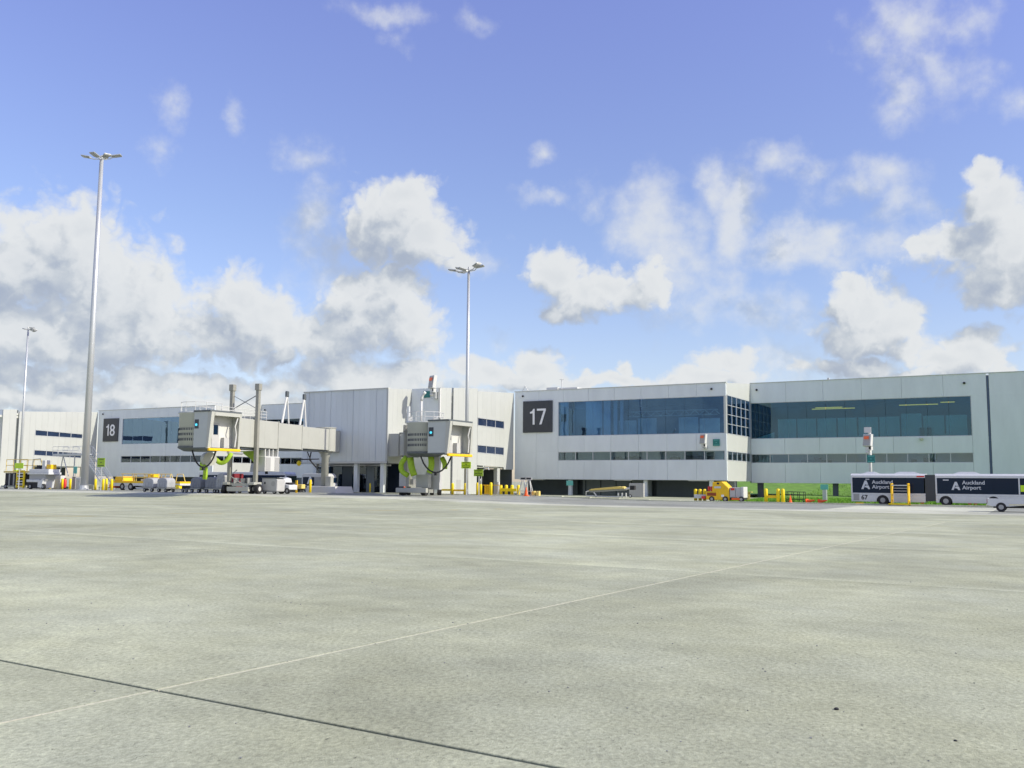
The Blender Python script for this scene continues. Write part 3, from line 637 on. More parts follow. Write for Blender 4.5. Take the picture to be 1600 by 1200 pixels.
def node(ox, full=True):
    XA, XL, XC = -76.02+ox, -90.75+ox, -71.22+ox
    rz = lambda y: 14.2+(y-101)*.075
    # ribbed front, sheet by sheet
    xs = lines(XL, XA, 1.0)
    for i, (x0, x1) in enumerate(zip(xs, xs[1:])):
        mb = MB(); mb.box(x0+.004, x1-.004, 101.06, 101.25, 4.55, 14.2)
        for k in range(1, 4): xx = x0+k*.25; mb.box(xx-.015, xx+.015, 101.05, 101.062, 4.56, 14.19)
        mb.box(x1-.05, x1-.006, 101.0+(.045 if i % 4 else -.03), 101.06, 4.56, 14.19)
        mb.build('cladding_sheet', 'rib', TB)
    MB().box(XL-.05, XA+.02, 100.94, 101.4, 14.2, 14.34).build('parapet_cap', 'cap', TB)
    MB().box(XL, XA, 101.0, 101.3, 4.28, 4.54).build('edge_beam', 'cap', TB)
    MB().box(XL, XA-.3, 101.3, 126, 4.3, 4.5).build('floor_slab', 'interior_d', TB)
    MB().hexa([(XL, 101.3, 13.3), (XA-.3, 101.3, 13.3), (XA-.3, 106.5, 13.6), (XL, 106.5, 13.6)], [(XL, 101.3, 13.8), (XA-.3, 101.3, 13.8), (XA-.3, 106.5, 14.1), (XL, 106.5, 14.1)]).hexa([(XL, 106.6, 13.6), (XC-.3, 106.6, 13.6), (XC-.3, 126, 14.6), (XL, 126, 14.6)], [(XL, 106.6, 14.0), (XC-.3, 106.6, 14.0), (XC-.3, 126, 15.0), (XL, 126, 15.0)]).build('roof', 'cap', TB)
    panels_x(101.25, 126, XL+.28, 4.3, lambda y: rz(y), wd=6, m='rib')
    panels_x(101.0, 106.3, XA, 4.3, rz, wd=1.05)
    # the short stair tower front
    panels_y(XA, XC-.28, 0, 14.62, 106.3, m='panel', wd=2.3)
    panels_x(106.3, 109.0, XC, 0, rz, wd=1.3); MB().box(XC-.45, XC-.35, 109.0, 109.5, 0, 14.7).build('joint_strip', 'bridge_d', TB)
    if full:
        panels_x(109.5, 115.88, XC, 0, lambda y: rz(y)+.02, wd=1.28)
        z2 = lambda y: 14.93+(y-115.88)*.062
        up0 = lambda y: 9.98-(y-115.9)*.014; up1 = lambda y: 11.17-(y-115.9)*.012; lo0 = lambda y: 6.08-(y-115.9)*.023; lo1 = lambda y: 7.25-(y-115.9)*.012
        bot = lambda y: 4.29-(y-115.9)*.02
        y0, y1, y2 = 115.92, 123.6, 126.48
        panels_x(y0, y1, XC, up1, z2, wd=1.28); panels_x(y0, y1, XC, lo1, up0, wd=1.28); panels_x(y0, y1, XC, bot, lo0, wd=1.28); panels_x(y1, y2, XC, 3.82, z2, wd=1.44)
        window_x(y0+.02, y1-.02, up0, up1, XC, 2.56); window_x(y0+.02, y1-.02, lo0, lo1, XC, 2.56)
        MB().box(XC-.9, XC-.25, 122.1, 122.9, 0, 4.1).build('column', 'white', TB, bev=.04)
        MB().box(XC-6, XC-.3, 116, 126.4, 4.0, 4.15).build('soffit', 'cap', TB)
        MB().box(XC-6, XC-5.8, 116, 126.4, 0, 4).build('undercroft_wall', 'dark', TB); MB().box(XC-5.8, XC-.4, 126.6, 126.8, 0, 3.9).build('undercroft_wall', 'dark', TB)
        for (px, w) in ((718.5, .9),):
            MB().box(XC-.02, XC+.03, 110.6, 111.6, 0, 2.2).build('side_door', 'mesh', TB)
    # undercroft: dark glass doors and columns
    mb = MB()
    ug = [(XL+.6, 'glass_d'), (XL+3.2, 'glass_d'), (XL+5.4, 'dark'), (XL+7.2, 'glass_d'), (XL+9.6, 'shutter'), (XL+11.0, 'glass_d'), (XA-1.5, None)]
    for (a, m), (b, _) in zip(ug, ug[1:]):
        MB().box(a+.04, b-.04, 103.2, 103.3, .0, 3.9).build('entrance_pane', m, TB)
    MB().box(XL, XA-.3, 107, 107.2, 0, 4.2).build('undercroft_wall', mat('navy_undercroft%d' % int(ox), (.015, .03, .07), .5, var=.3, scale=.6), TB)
    MB().box(XL+.2, XA-1.0, 103.1, 103.3, 3.95, 4.2).build('door_header', 'frame', TB)
    for x in (XL+2.0, XA-5.55, XA-1.1):
        MB().box(x-.3, x+.3, 101.4, 102.0, -.02, 4.27).build('column', 'panel', TB, bev=.03)
    return XC


node(0)
# gate 18's long white side wall (its stair tower stands half outside the picture)
node(-97.5, full=False)
XC = -168.72
rz8 = lambda y: 14.45+(y-109.5)*.06
u0 = lambda y: 10.02-(y-112.9)*.012; u1 = lambda y: 11.2-(y-112.9)*.035; l0 = lambda y: 6.27-(y-112.8)*.03; l1 = lambda y: 7.37-(y-112.8)*.03
panels_x(109.5, 112.9, XC, 0, rz8, wd=1.13); panels_x(112.9, 123.2, XC, u1, rz8, wd=1.29); panels_x(112.9, 123.2, XC, l1, u0, wd=1.29); panels_x(112.9, 123.2, XC, 4.3, l0, wd=1.29); panels_x(123.2, 126.48, XC, 0, rz8, wd=1.1)
window_x(112.92, 123.18, u0, u1, XC, 2.56); window_x(112.92, 123.18, l0, l1, XC, 2.56)
MB().box(XC-5, XC-4.8, 112.9, 123.2, 0, 4.2).build('undercroft_wall', 'dark', TB); MB().box(XC-5, XC-.3, 112.9, 123.2, 4.1, 4.28).build('soffit', 'cap', TB)
MB().box(XC-22, XC-.3, 101.3, 126, 13.2, 13.6).build('roof', 'cap', TB)
# roof plant
pl = PY(868, 606, 133)
MB().box(pl.x-1.6, pl.x+.3, 133, 135, 15.4, 16.9).build('roof_plant', 'unit', TB); MB().box(pl.x+.32, pl.x+3.6, 133.4, 135, 15.4, 16.8).build('roof_plant', 'unit', TB)
MB().tube((pl.x+1.0, 133.2, 15.4), (pl.x+1.0, 133.2, 18.2), .07).obox((pl.x+1.0, 133.2, 18.1), (.8, .05, .05)).build('aerial', 'unit', TB)
pl = PY(821, 606, 128)
MB().path([(pl.x-.7, 128, 15.6), (pl.x, 128, 16.8), (pl.x+.7, 128, 15.6)], .07).build('roof_anchor', 'unit', TB)
pl = PY(1294, 592, 140); MB().box(pl.x-.15, pl.x+.15, 140, 140.3, 16.6, 17.2).build('roof_anchor', 'unit', TB)
pl = PY(1440, 686, 138.5)
MB().lathe((pl.x, 138.25, pl.z-.25), [(.05, 0), (.2, .12), (.26, .3), (.32, .42)], 10).build('camera_dome', 'unit', TB, smooth=True)

# ------------------------------------------------------------------ gate numbers and guidance displays
def gate_sign(num, X0, X1, z0, z1, label):
    t = thing('gate_sign', label, 'sign', (X0, 126.5, z0), world=True)
    MB().box(X0, X1, 126.28, 126.49, z0, z1).build('sign_board', 'sign', t, bev=.03)
    sz = (z1-z0)*.66
    zb = z0+(z1-z0)*.25; hh = (z1-z0)*.50; xc = (X0+X1)/2
    x1 = xc-.62                                        # a 1 with its flag, then the second digit
    MB().prism([(x1-.16, zb), (x1+.16, zb), (x1+.16, zb+hh), (x1-.06, zb+hh), (x1-.26, zb+hh*.86), (x1-.62, zb+hh*.80), (x1-.62, zb+hh*.70), (x1-.16, zb+hh*.72)], 'y', 126.23, 126.275).build('gate_number', 'num', t)
    if num[1] == '7':
        x = xc+.0
        MB().prism([(x-.05, zb+hh), (x+1.45, zb+hh), (x+1.45, zb+hh-.26), (x+.72, zb), (x+.36, zb), (x+1.08, zb+hh-.3), (x-.05, zb+hh-.3)], 'y', 126.23, 126.275).build('gate_number', 'num', t)
    else:
        o = text('gate_number', num[1], hh*1.40, 'num', t, (xc+.62, 126.26, zb), th=.02, align='CENTER', bold=.022)
gate_sign('17', -69.5, -64.5, 9.42, 14.2, 'large square charcoal sign with white number 17 on grey wall')
gate_sign('18', -166.65, -162.15, 9.4, 14.05, 'square charcoal sign with white number 18 on far left facade')


def guidance(px, py, Y, label, pole_from=None, wall=True, s=1.):
    p = PY(px, py, Y); t = thing('guidance_display', label, 'display', (p.x, Y, 0 if pole_from is not None else p.z), world=True)
    a = R(-28)
    MB().obox((p.x, Y, p.z), (1.35*s, .5*s, 1.75*s), a, rx=R(-8)).build('display_case', 'unit', t, bev=.03)
    f = Vector((-math.sin(-a), -math.cos(a), 0)); n = Vector((-math.sin(R(28)), -math.cos(R(28)), 0))
    c = Vector((p.x, Y, p.z))+n*.27*s
    MB().obox(c+Vector((0, 0, 0)), (1.16*s, .04, 1.5*s), a, rx=R(-8)).build('display_screen', 'mesh', t)
    MB().obox(c+n*.05+Vector((0, 0, .38*s)), (.8*s, .03, .42*s), a, rx=R(-8)).build('display_lamp', 'led', t)
    MB().obox((p.x+.1, Y, p.z-1.15*s), (1.0*s, .4*s, .5*s), a).build('lower_case', 'unit', t)
    MB().obox((p.x+.3*s, Y-.25, p.z-1.1*s), (.25*s, .2*s, .35*s), a).build('sensor', 'rubber', t)
    MB().lathe((p.x-.1, Y-.1, p.z-1.9*s), [(.1*s, 0), (.22*s, .12*s), (.22*s, .3*s), (.1*s, .4*s)], 10).build('sensor_dome', 'unit', t)
    return t, p


t, p = guidance(1099, 686, 125.6, 'white docking guidance display fixed to the wall above the strip window', s=.78)
MB().box(p.x-.3, p.x+.3, 125.8, 126.46, p.z-1.3, p.z-.9).build('bracket', 'galv', t)
t, p = guidance(676, 597, 105.3, 'docking guidance display standing above the stair tower parapet', s=1.0)
MB().box(p.x-.35, p.x+.35, 105.5, 106.28, p.z-2.2, p.z-1.3).build('bracket', 'galv', t); MB().box(p.x+.55, p.x+.8, 105.95, 106.2, 10.5, p.z-.8).build('cable_duct', 'unit', t)
t, p = guidance(1356, 688, 106, 'white guidance display with orange symbol on tall pole behind the long bus', s=.74)
MB().tube((p.x+.15, 106.2, 0), (p.x+.15, 106.2, p.z+1.2), .16, n=12).build('pole', 'unit', t, smooth=True)
MB().box(p.x-.35, p.x+.35, 105.95, 106.1, p.z+.8, p.z+1.4).build('top_box', 'unit', t)


def plate(name, px0, px1, py0, py1, Y, m, label, rows=0, cat='sign', col='ink', frame=True, pole=None):
    a = PY(px0, py1, Y); b = PY(px1, py0, Y)
    base = (a.x, Y, g(a.x, Y)) if pole else (a.x, Y, a.z)
    t = thing(name, label, cat, base, world=True)
    MB().box(a.x, b.x, Y-.04, Y, a.z, b.z).build('sign_board', m, t, bev=.01)
    w = b.x-a.x; h = b.z-a.z
    if rows:
        mb = MB()
        for r in range(rows):
            zc = a.z+h*(.86-r*.72/max(1, rows-1) if rows > 1 else .5); k = [.7, .22, .8, .6][r % 4]
            n = max(2, int(k*9)); x = a.x+w*(.5-k/2)
            for q in range(n):
                ww = k*w/n; mb.box(x+ww*.12, x+ww*.86, Y-.05, Y-.041, zc-h*.045, zc+h*.045); x += ww
        mb.build('worn_lettering', col, t, kind='stuff')
    if pole:
        MB().tube(((a.x+b.x)/2+pole*.5, Y+.09, base[2]-.05), ((a.x+b.x)/2+pole*.5, Y+.09, b.z-.1), .07).build('post', 'galv', t)
    return t


plate('wall_sign', 1114, 1124.5, 686, 697, 126.35, 'teal', 'dark teal square sign on the wall right of the guidance display', rows=3, col='teal_l')
plate('hanging_sign', 885, 895.5, 751, 758.5, 126.3, 'teal_l', 'small pale teal sign hanging under the soffit left of the middle column')
plate('wall_sign', 661, 672, 611, 621.5, 106.2, 'teal', 'dark teal sign high on the stair tower above the airbridge')
t = plate('post_sign', 1355, 1367, 711, 723, 105.9, 'teal', 'dark teal sign fixed halfway up the white display pole', rows=3, col='teal_l')
t = plate('post_sign', 1282, 1294, 757, 765, 108, 'teal_l', 'small teal sign on a grey post in front of the green grass'); a = PY(1288, 765, 108)
MB().box(a.x-.22, a.x+.22, 108.03, 108.4, 0, a.z+.3).build('post', 'galv', t, bev=.02)

# ------------------------------------------------------------------ masts
def mast(px, Y, top, r0, r1, head, label, n=6, rot=0, py=768, span=2.5, s=1., hs=1.):
    b = gp(px, Y, py); t = thing('floodlight_mast', label, 'light mast', b, group='apron floodlight masts')
    b = Vector((0, 0, 0))
    MB().lathe((0, 0, 0), [(r0, 0), ((r0+r1)/2, top*.5), (r1, top)], 20).build('mast_pole', 'galv', t, smooth=True)
    MB().lathe((0, 0, 0), [(r0*1.9, 0), (r0*1.9, .08), (r0*1.2, .1), (r0*1.12, .6)], 12).build('base_flange', 'galv', t)
    MB().lathe((0, 0, top-.2), [(r1*.9, 0), (r1*.9, .5), (r1*.4, .8)], 12).build('head_collar', 'lampg', t)
    for (ang, ln, up) in head:
        ln *= hs
        a = R(ang)+rot; d = Vector((math.cos(a), math.sin(a), 0)); e = d*ln+Vector((0, 0, top+up))
        MB().path([(0, 0, top+.05), tuple(d*ln*.55+Vector((0, 0, top+up*.25))), tuple(e-d*.35*s)], .07*s, 6).build('lamp_arm', 'galv', t)
        lm = MB(); lm.obox(e+Vector((0, 0, .12*s)), (1.25*s, .85*s, .13*s), a, ry=R(-10)); lm.obox(e-d*.38*s+Vector((0, 0, .0)), (.45*s, .4*s, .25*s), a, ry=R(-10)); lo = lm.build('floodlight', 'lampg', t, bev=.03)
        MB().obox(e+Vector((0, 0, .035*s))+d*.08, (.95*s, .7*s, .06*s), a, ry=R(-10)).build('lens', 'lens', lo)
    return t


H6 = [(-75, 1.9, .1), (-20, 2.5, -.1), (35, 2.6, .5), (100, 2.0, 1.0), (150, 2.7, .9), (205, 2.9, .35)]
mast(131, 86, 47.3, .52, .27, H6, 'tallest galvanised mast with six floodlights in front of the left white wall', s=1.05, py=768, hs=.80)
mast(728, 98, 27.6, .27, .16, [(-29, 2.2, .35), (180, 2.5, .3), (150, 2.0, .15), (20, 1.5, .5), (240, 1.0, .1), (200, 1.2, .3)], 'slender grey floodlight mast beside the middle airbridge cab', s=.9, py=775, hs=.92)
mast(29, 104, 28.3, .24, .14, [(170, 1.3, .2), (120, 1.2, .5), (0, 1.2, -.1), (-10, 2.6, -.5)], 'distant floodlight mast near the left edge of the picture', s=.8, py=765)
# ------------------------------------------------------------------ airbridges
def airbridge(label, rot, cab, openX, zf, zc, hw, stages, wheel_t, col_top, extras, r=2.25, xf=.55):
    t = thing('airbridge', label, 'jet bridge', (rot[0], rot[1], g(*rot)), world=True)
    rv = Vector((rot[0], rot[1], 0)); cv = Vector((cab[0], cab[1], 0)); d = (cv-rv).normalized(); nrm = Vector((-d.y, d.x, 0)); nrm = nrm if nrm.x > 0 else -nrm
    L_ = (cv-rv).length; az = math.atan2(d.y, d.x); g0 = g(*rot)
    MB().lathe((rot[0], rot[1], g0), [(.48, .0), (.48, 4.6), (.62, 4.7), (.62, 5.0), (1.2, zf-.5)], 16).build('rotunda_column', 'bridge', t, smooth=True)
    rr = MB(); rr.lathe((rot[0], rot[1], 0), [(1.3, zf-.25), (1.3, zf+2.75), (1.38, zf+2.8), (1.38, zf+2.9)], 20); rr.build('rotunda', 'bridge', t, smooth=False)
    for (a, b, hh, ww, lowr) in stages:
        c = rv+d*(a+b)/2; z0 = zf-lowr; z1 = z0+hh
        MB().obox((c.x, c.y, (z0+z1)/2), (b-a, ww, hh), az).build('tunnel_section', 'bridge', t, bev=.04)
        MB().obox((c.x, c.y, z0-.10), (b-a-.1, ww-.5, .2), az).build('floor_beam', 'bridge_d', t)
        e = rv+d*(a+.08); MB().obox((e.x, e.y, (z0+z1)/2), (.16, ww+.14, hh+.14), az).build('section_collar', 'bridge', t)
        nn = max(2, int((b-a)/2.4)); mb = MB()
        for k in range(1, nn):
            e = rv+d*(a+(b-a)*k/nn)+nrm*(ww/2+.002); mb.obox((e.x, e.y, (z0+z1)/2), (.014, .012, hh-.3), az)
        mb.build('panel_seam', 'bridge', t)
    # cab: turning drum and open mouth facing the aircraft side
    cy, z0, z1 = cab[1], zc[0], zc[1]
    dr = MB().lathe((cab[0], cy, 0), [(r, z0+.15), (r, z1-.25), (r+.12, z1-.2), (r+.12, z1-.02)], 32).build('cab_drum', 'bridge_g', t, smooth=True)
    MB().lathe((cab[0], cy, 0), [(r-.6, z0-.35), (r+.05, z0-.02), (r+.05, z0+.14)], 24).build('drum_base', 'bridge_d', t)
    sl = MB()
    for row in range(3):
        for k in range(14):
            a = R(-128+k*5.6); p_ = Vector((cab[0]+math.cos(a)*(r+.005), cy+math.sin(a)*(r+.005), z0+.85+row*.55))
            sl.obox(p_, (.03, .09, .26), a)
    o = sl.build('vent_slots', 'hole', t, kind='stuff')
    X0 = cab[0]+r*xf; X1 = openX; XI = X1-.95; y0, y1 = cy-hw, cy+hw
    MB().box(X0, X1, y0, y0+.08, z0, z1-.1).build('cab_side', 'bridge_g', t); MB().box(X0, X1, y1-.08, y1, z0, z1-.1).build('cab_side', 'bridge_g', t)
    MB().box(X0, X1, y0, y1, z0-.12, z0-.002).build('cab_floor', 'bridge_d', t); MB().box(X0, X1+.25, y0-.1, y1+.1, z1-.1, z1+.06).build('cab_roof', 'bridge_d', t)
    MB().box(XI-.1, XI, y0+.09, y1-.09, z0, z1-.12).build('inner_wall', 'unit', t)
    # inner wall door with window, mid post, control desk
    dk = MB().box(XI+.004, XI+.06, y0+1.3, y0+2.3, z0+.02, z0+2.6); dk.build('inner_door', 'box', t)
    MB().box(XI+.062, XI+.09, y0+1.5, y0+2.1, z0+1.4, z0+2.4).build('door_window', 'busglass', t); MB().box(XI+.004, XI+.04, y0+.25, y0+.9, z0+1.2, z0+2.7).build('side_window', 'busglass', t)
    MB().box(XI+.01, XI+.5, y0+2.6, y0+3.2, z0, z0+1.1).build('control_desk', 'box', t)
    fr = MB(); fw = .38
    fr.hexa([(X1-.15, y0-.15, z0-.1), (X1+.12, y0-.15, z0-.1), (X1+.12, y0+.2, z0-.1), (X1-.15, y0+.2, z0-.1)], [(X1-.15, y0-.02, z1-.12), (X1+.4, y0-.02, z1-.12), (X1+.4, y0+.42, z1-.12), (X1-.15, y0+.42, z1-.12)])
    fr.hexa([(X1-.15, y1-.2, z0-.1), (X1+.12, y1-.2, z0-.1), (X1+.12, y1+.1, z0-.1), (X1-.15, y1+.1, z0-.1)], [(X1-.15, y1-.3, z1-.12), (X1+.4, y1-.3, z1-.12), (X1+.4, y1, z1-.12), (X1-.15, y1, z1-.12)])
    fr.box(X1-.1, X1+.42, y0+.43, y1-.31, z1-.5, z1-.13); fr.build('mouth_frame', 'bridge', t)
    MB().path([(X1+.3, y1-.5, z1-.6), (X1+.2, y1-.75, z1-1.5), (X1+.2, y1-.55, z0+1.4), (X1+.2, y1-.7, z0+.1)], .07).build('gas_strut', 'unit', t)
    MB().box(X1+.02, X1+.32, y0-.1, y1+.05, z0-.36, z0-.08).build('bumper', 'yellow_o', t, bev=.05)
    bx = X0+1.2
    bc = MB().lathe((0, 0, 0), [(.13, 0), (.13, .08)], 14).build('beacon', 'cyan', t); bc.rotation_euler = (R(90), 0, 0); bc.location = Vector((cab[0]+r*xf+.4, y0-.02, z0+(z1-z0)*.62))-Vector(t['_w'])
    MB().box(cab[0]+r*xf+.1, cab[0]+r*xf+.7, y0-.015, y0-.005, z0+(z1-z0)*.62-.4, z0+(z1-z0)*.62+.55).build('beacon_plate', 'sign', t)
    # railings on the roof
    rl = MB(); pts = []
    for a in range(-150, 61, 30): pts.append(Vector((cab[0]+math.cos(R(a))*(r-.1), cy+math.sin(R(a))*(r-.1), z1)))
    for a, b in zip(pts, pts[1:]):
        for h in (.5, 1.0): rl.tube(a+ZZ*h, b+ZZ*h, .03, n=5)
    for a in pts: rl.tube(a, a+ZZ, .03, n=5)
    rl.build('guard_rail', 'unit', t)
    rl = MB()
    (sa, sb, sh, sw, sl_) = stages[0]
    for sgn in (1, -1):
        a = rv+d*(L_-1.5)+nrm*sgn*(sw/2-.1); b = rv+d*(L_-1.5-extras['rail'])+nrm*sgn*(sw/2-.1); zt = zf-sl_+sh
        a.z = b.z = zt
        for h in (.35, .7, 1.05): rl.tube(a+ZZ*h, b+ZZ*h, .028, n=5)
        for k in range(9): q = a.lerp(b, k/8); rl.tube(q, q+ZZ*1.05, .028, n=5)
    rl.build('guard_rail', 'unit', t)
    # drive: two lift columns on a wheeled bogie
    bc_ = rv+d*wheel_t; gg = g(bc_.x, bc_.y)
    cols = []
    for sgn, nm in ((1, 'near'), (-1, 'far')):
        c = bc_+nrm*sgn*(stages[0][3]/2+.24); cols.append(c)
        MB().obox((c.x, c.y, (gg+1.3+col_top)/2), (.42, .42, col_top-gg-1.3), az).build('lift_column', 'col', t, bev=.03)
        MB().obox((c.x, c.y, col_top-.35), (.6, .6, .75), az).build('column_head', 'col', t, bev=.03)
        wl = MB().obox((c.x, c.y, gg+.62), (.22, .22, .22), az)
        for k in (-.42, .42):
            q = c+nrm*k; w = MB().tube(Vector((q.x, q.y, gg+.55))-nrm*.2, Vector((q.x, q.y, gg+.55))+nrm*.2, .55, n=18).build('wheel', 'rubber', t); MB().tube(Vector((q.x, q.y, gg+.55))-nrm*.215, Vector((q.x, q.y, gg+.55))+nrm*.215, .26, n=12).build('hub', 'unit', w)
        MB().obox((c.x, c.y, gg+1.15), (1.5, .7, .3), az).build('axle_frame', 'bridge', t, bev=.03)
    cb = MB().obox((bc_.x, bc_.y, gg+1.0), (.7, (cols[0]-cols[1]).length-.5, .35), az); cb.build('bogie_beam', 'bridge', t)
    MB().obox((bc_.x+d.x*.6, bc_.y+d.y*.6, gg+.52), (.5, (cols[0]-cols[1]).length*.8, .5), az).build('bogie_guard', 'bridge', t)
    for k in (-.8, .2, .9): q = bc_+nrm*k; MB().obox((q.x, q.y, gg+1.45), (.6, .5, .5+.2*abs(k)), az+k).build('drive_motor', 'steel', t)
    if extras.get('brace'):
        a, b = cols; MB().tube((a.x, a.y, col_top-1.2), (b.x, b.y, col_top-2.9), .06).tube((b.x, b.y, col_top-1.2), (a.x, a.y, col_top-2.9), .04).build('cross_brace', 'steel', t)
        MB().obox(((a.x+b.x)/2, (a.y+b.y)/2, zf-sl_+sh+.25), (.3, (a-b).length, .25), az).build('lift_beam', 'bridge', t)
    # slack black hose under the drum
    hs = []
    c0 = Vector((cab[0]+r*.3, cy-hw*.8, z0-.3)); c1 = Vector((X1-.6, cy-hw*.2, z0-.3))
    for k in range(11): u = k/10; q = c0.lerp(c1, u); hs.append((q.x, q.y, q.z-1.75*(1-(2*u-1)**2)**.8))
    MB().path(hs, .085, 7).build('power_hose', 'rubber', t)
    MB().obox(((c0.x+c1.x)/2, (c0.y+c1.y)/2, z0-2.15), (.25, .2, .4)).build('hose_plug', 'rubber', t)
    return t, rv, d, nrm, az, bc_, gg, cols


E18 = dict(rail=8.5, brace=True)
b18, rv, d, nr, az, bc_, gg, cols = airbridge('left airbridge with long cream telescopic tunnel and open cab facing right', (-83.3, 97.2), (-78.6, 71.6), -75.2, 6.05, (5.3, 9.1), 2.1,
    [(13.5, 25.0, 3.2, 3.0, .42), (8.0, 16.0, 3.0, 2.75, .30), (1.2, 9.0, 2.75, 2.5, .15)], 18.3, 12.9, E18)
# corridor to the terminal, power unit under the tunnel, roof hoists
MB().box(-85.9, -84.0, 98.2, 101.0, 5.8, 8.75).build('corridor', 'bridge', b18, bev=.04)
for w0 in (9.6, 5.6):
    q = rv+d*w0; hh = [8.95, 8.7][w0 < 8]
    for sgn in (-1, 1):
        pass
    a = q+d*.95; b = q-d*.55; tp = q+Vector((0, 0, 0))
    MB().tube((a.x, a.y, hh), (tp.x, tp.y, 12.6), .15, .12).tube((b.x, b.y, hh), (tp.x, tp.y, 12.6), .10, .09).build('hoist_frame', 'unit', b18)
    MB().obox((tp.x, tp.y, 12.55), (.5, .35, .75), az).build('hoist_hood', 'bridge_d', b18, bev=.08)
q = rv+d*14.6+nr*.9
MB().obox((q.x, q.y, 3.85), (3.0, 1.2, 1.75), az).build('power_unit', 'unit', b18, bev=.04)
for k in (-1, 1):
    e = q+d*k*.92+nr*.61; MB().obox((e.x, e.y, 3.85), (.95, .05, 1.5), az).build('unit_grille', 'mesh', b18)
for k in (-1.3, -.3, .5, 1.3): e = q+d*k; MB().obox((e.x, e.y, 5.15), (.16, .9, .85), az).build('unit_hanger', 'unit', b18)
MB().obox((q.x-.2, q.y, 2.85), (.25, .25, .35), az).build('unit_drain', 'rubber', b18)
q = rv+d*3.6; MB().path([(q.x, q.y, 5.6), (q.x-.2, q.y, 4.6), (rv.x-.9, rv.y-.6, 3.6), (rv.x-.5, rv.y-.2, 3.6)], .08).path([(q.x+.9*d.x, q.y+.9*d.y, 5.6), (q.x+1.1*d.x, q.y, 4.2), (rv.x-.6, rv.y-.6, 3.3)], .06).build('power_cable', 'rubber', b18)
# lime conditioned-air ducts slung under the tunnel
q = rv+d*21.5+nr*.9
lm = MB(); pts = [(-79.0, 74.2, 4.2), (-78.5, 74.4, 3.7), (-77.9, 74.7, 3.95), (-77.5, 75.0, 4.9)]; lm.path(pts, .24, 10)
lm.path([(-79.6, 73.3, 3.6), (-79.55, 73.35, 2.6), (-79.6, 73.3, 2.0)], .25, 8)
lm.build('air_duct', 'lime', b18, smooth=True)
e = cols[0]-d*-1.2
w4 = [PY(px, py, 80.9) for px, py in ((374, 705), (402, 704), (401.5, 728), (390, 716))]; w5 = [p+Vector((.0, .25, 0)) for p in w4]
MB().hexa(w4, w5).build('duct_cover', 'lime', b18, bev=.04)
dm = MB().tube((-79.9, 73.8, 4.2), (-79.0, 73.4, 4.2), .75, n=18); dm.build('hose_reel', 'bridge', b18)
MB().tube((-77.6, 74.6, 4.95), (cols[0].x-.6, cols[0].y-1.6, 4.95), .17).build('air_pipe', 'galv', b18)
MB().path([(cols[0].x-1.9, cols[0].y-1, 3.1), (cols[0].x-2.7, cols[0].y-1.2, 2.4), (cols[0].x-1.0, cols[0].y-.4, 1.2)], .07).build('tow_arm', 'steel', b18)
pd = MB().hexa([(-85.3, 95.6, -.1), (-79.9, 95.6, -.1), (-79.9, 99.3, -.1), (-85.3, 99.3, -.1)], [(-85.1, 95.8, 1.2), (-80.3, 95.8, 1.2), (-80.3, 99.2, 1.2), (-85.1, 99.2, 1.2)]).build('pedestal', 'unit', b18, bev=.04)
MB().box(-82.5, -81.6, 96.4, 97.0, 1.1, 2.5).build('switch_box', 'bridge', b18, bev=.03)

E17 = dict(rail=6.0, steelcol=False)
b17, rv, d, nr, az, bc_, gg, cols = airbridge('middle airbridge seen end on with its cab close to the white wall', (-73.6, 102.6), (-58.3, 84.3), -54.1, 5.45, (4.95, 8.35), 2.25,
    [(10.5, 23.0, 3.0, 3.0, .35), (1.2, 12.0, 2.7, 2.6, .2)], 18.0, 8.3, E17, r=2.0, xf=.9)
MB().box(-76.0, -74.4, 101.3, 104.3, 5.2, 8.2).build('corridor', 'bridge', b17)
q = Vector((-60.3, 86.2, 8.0))
MB().tube(q+ZZ*.2, q+ZZ*2.9, .13).path([q+ZZ*2.9, q+ZZ*3.5+Vector((.1, 0, 0)), q+ZZ*3.8+Vector((.5, 0, 0))], .17, 8).build('aerial_post', 'unit', b17, smooth=True)
q = Vector((-63.6, 88.4, 7.6)); MB().tube(q, q+ZZ*2.9, .22, .2).build('hoist_post', 'galv', b17)
lm = MB()
lm.path([(-60.6, 84.0, 4.6), (-61.2, 83.8, 3.9), (-61.1, 83.8, 3.0), (-60.3, 83.9, 2.6)], .28, 10); lm.path([(-60.1, 84.0, 4.5), (-59.9, 84.0, 3.4), (-59.6, 84.1, 2.6)], .36, 10)
lm.build('air_duct', 'lime', b17, smooth=True)
lm = MB(); lm.path([(-57.4, 84.0, 4.6), (-57.2, 83.9, 3.7), (-57.5, 83.9, 2.9)], .33, 10).path([(-56.4, 84.6, 4.5), (-56.0, 84.6, 3.9), (-56.0, 84.6, 3.3)], .27, 9); lm.build('air_duct', 'lime', b17, smooth=True)
sc = MB().hexa([(-60.0, 86.0, 1.1), (-57.6, 86.0, 1.1), (-57.6, 86.5, 1.1), (-60.0, 86.5, 1.1)], [(-58.7, 86.0, 4.9), (-57.7, 86.0, 4.9), (-57.7, 86.5, 4.9), (-58.7, 86.5, 4.9)]); sc.build('stair_screen', 'box', b17)
MB().box(-62.4, -61.5, 85.2, 85.8, 1.4, 2.9).build('control_cabinet', 'box', b17); MB().box(-60.0, -58.4, 85.0, 85.6, 1.3, 2.7).build('control_cabinet', 'bridge', b17)
MB().box(-61.9, -57.9, 83.9, 84.3, .75, 1.25).build('tow_bar_guard', 'bridge', b17, bev=.03)
for x in (-61.3, -58.5): w = MB().tube((x-.25, 84.5, .86), (x+.25, 84.5, .86), .42, n=14).build('wheel', 'rubber', b17)

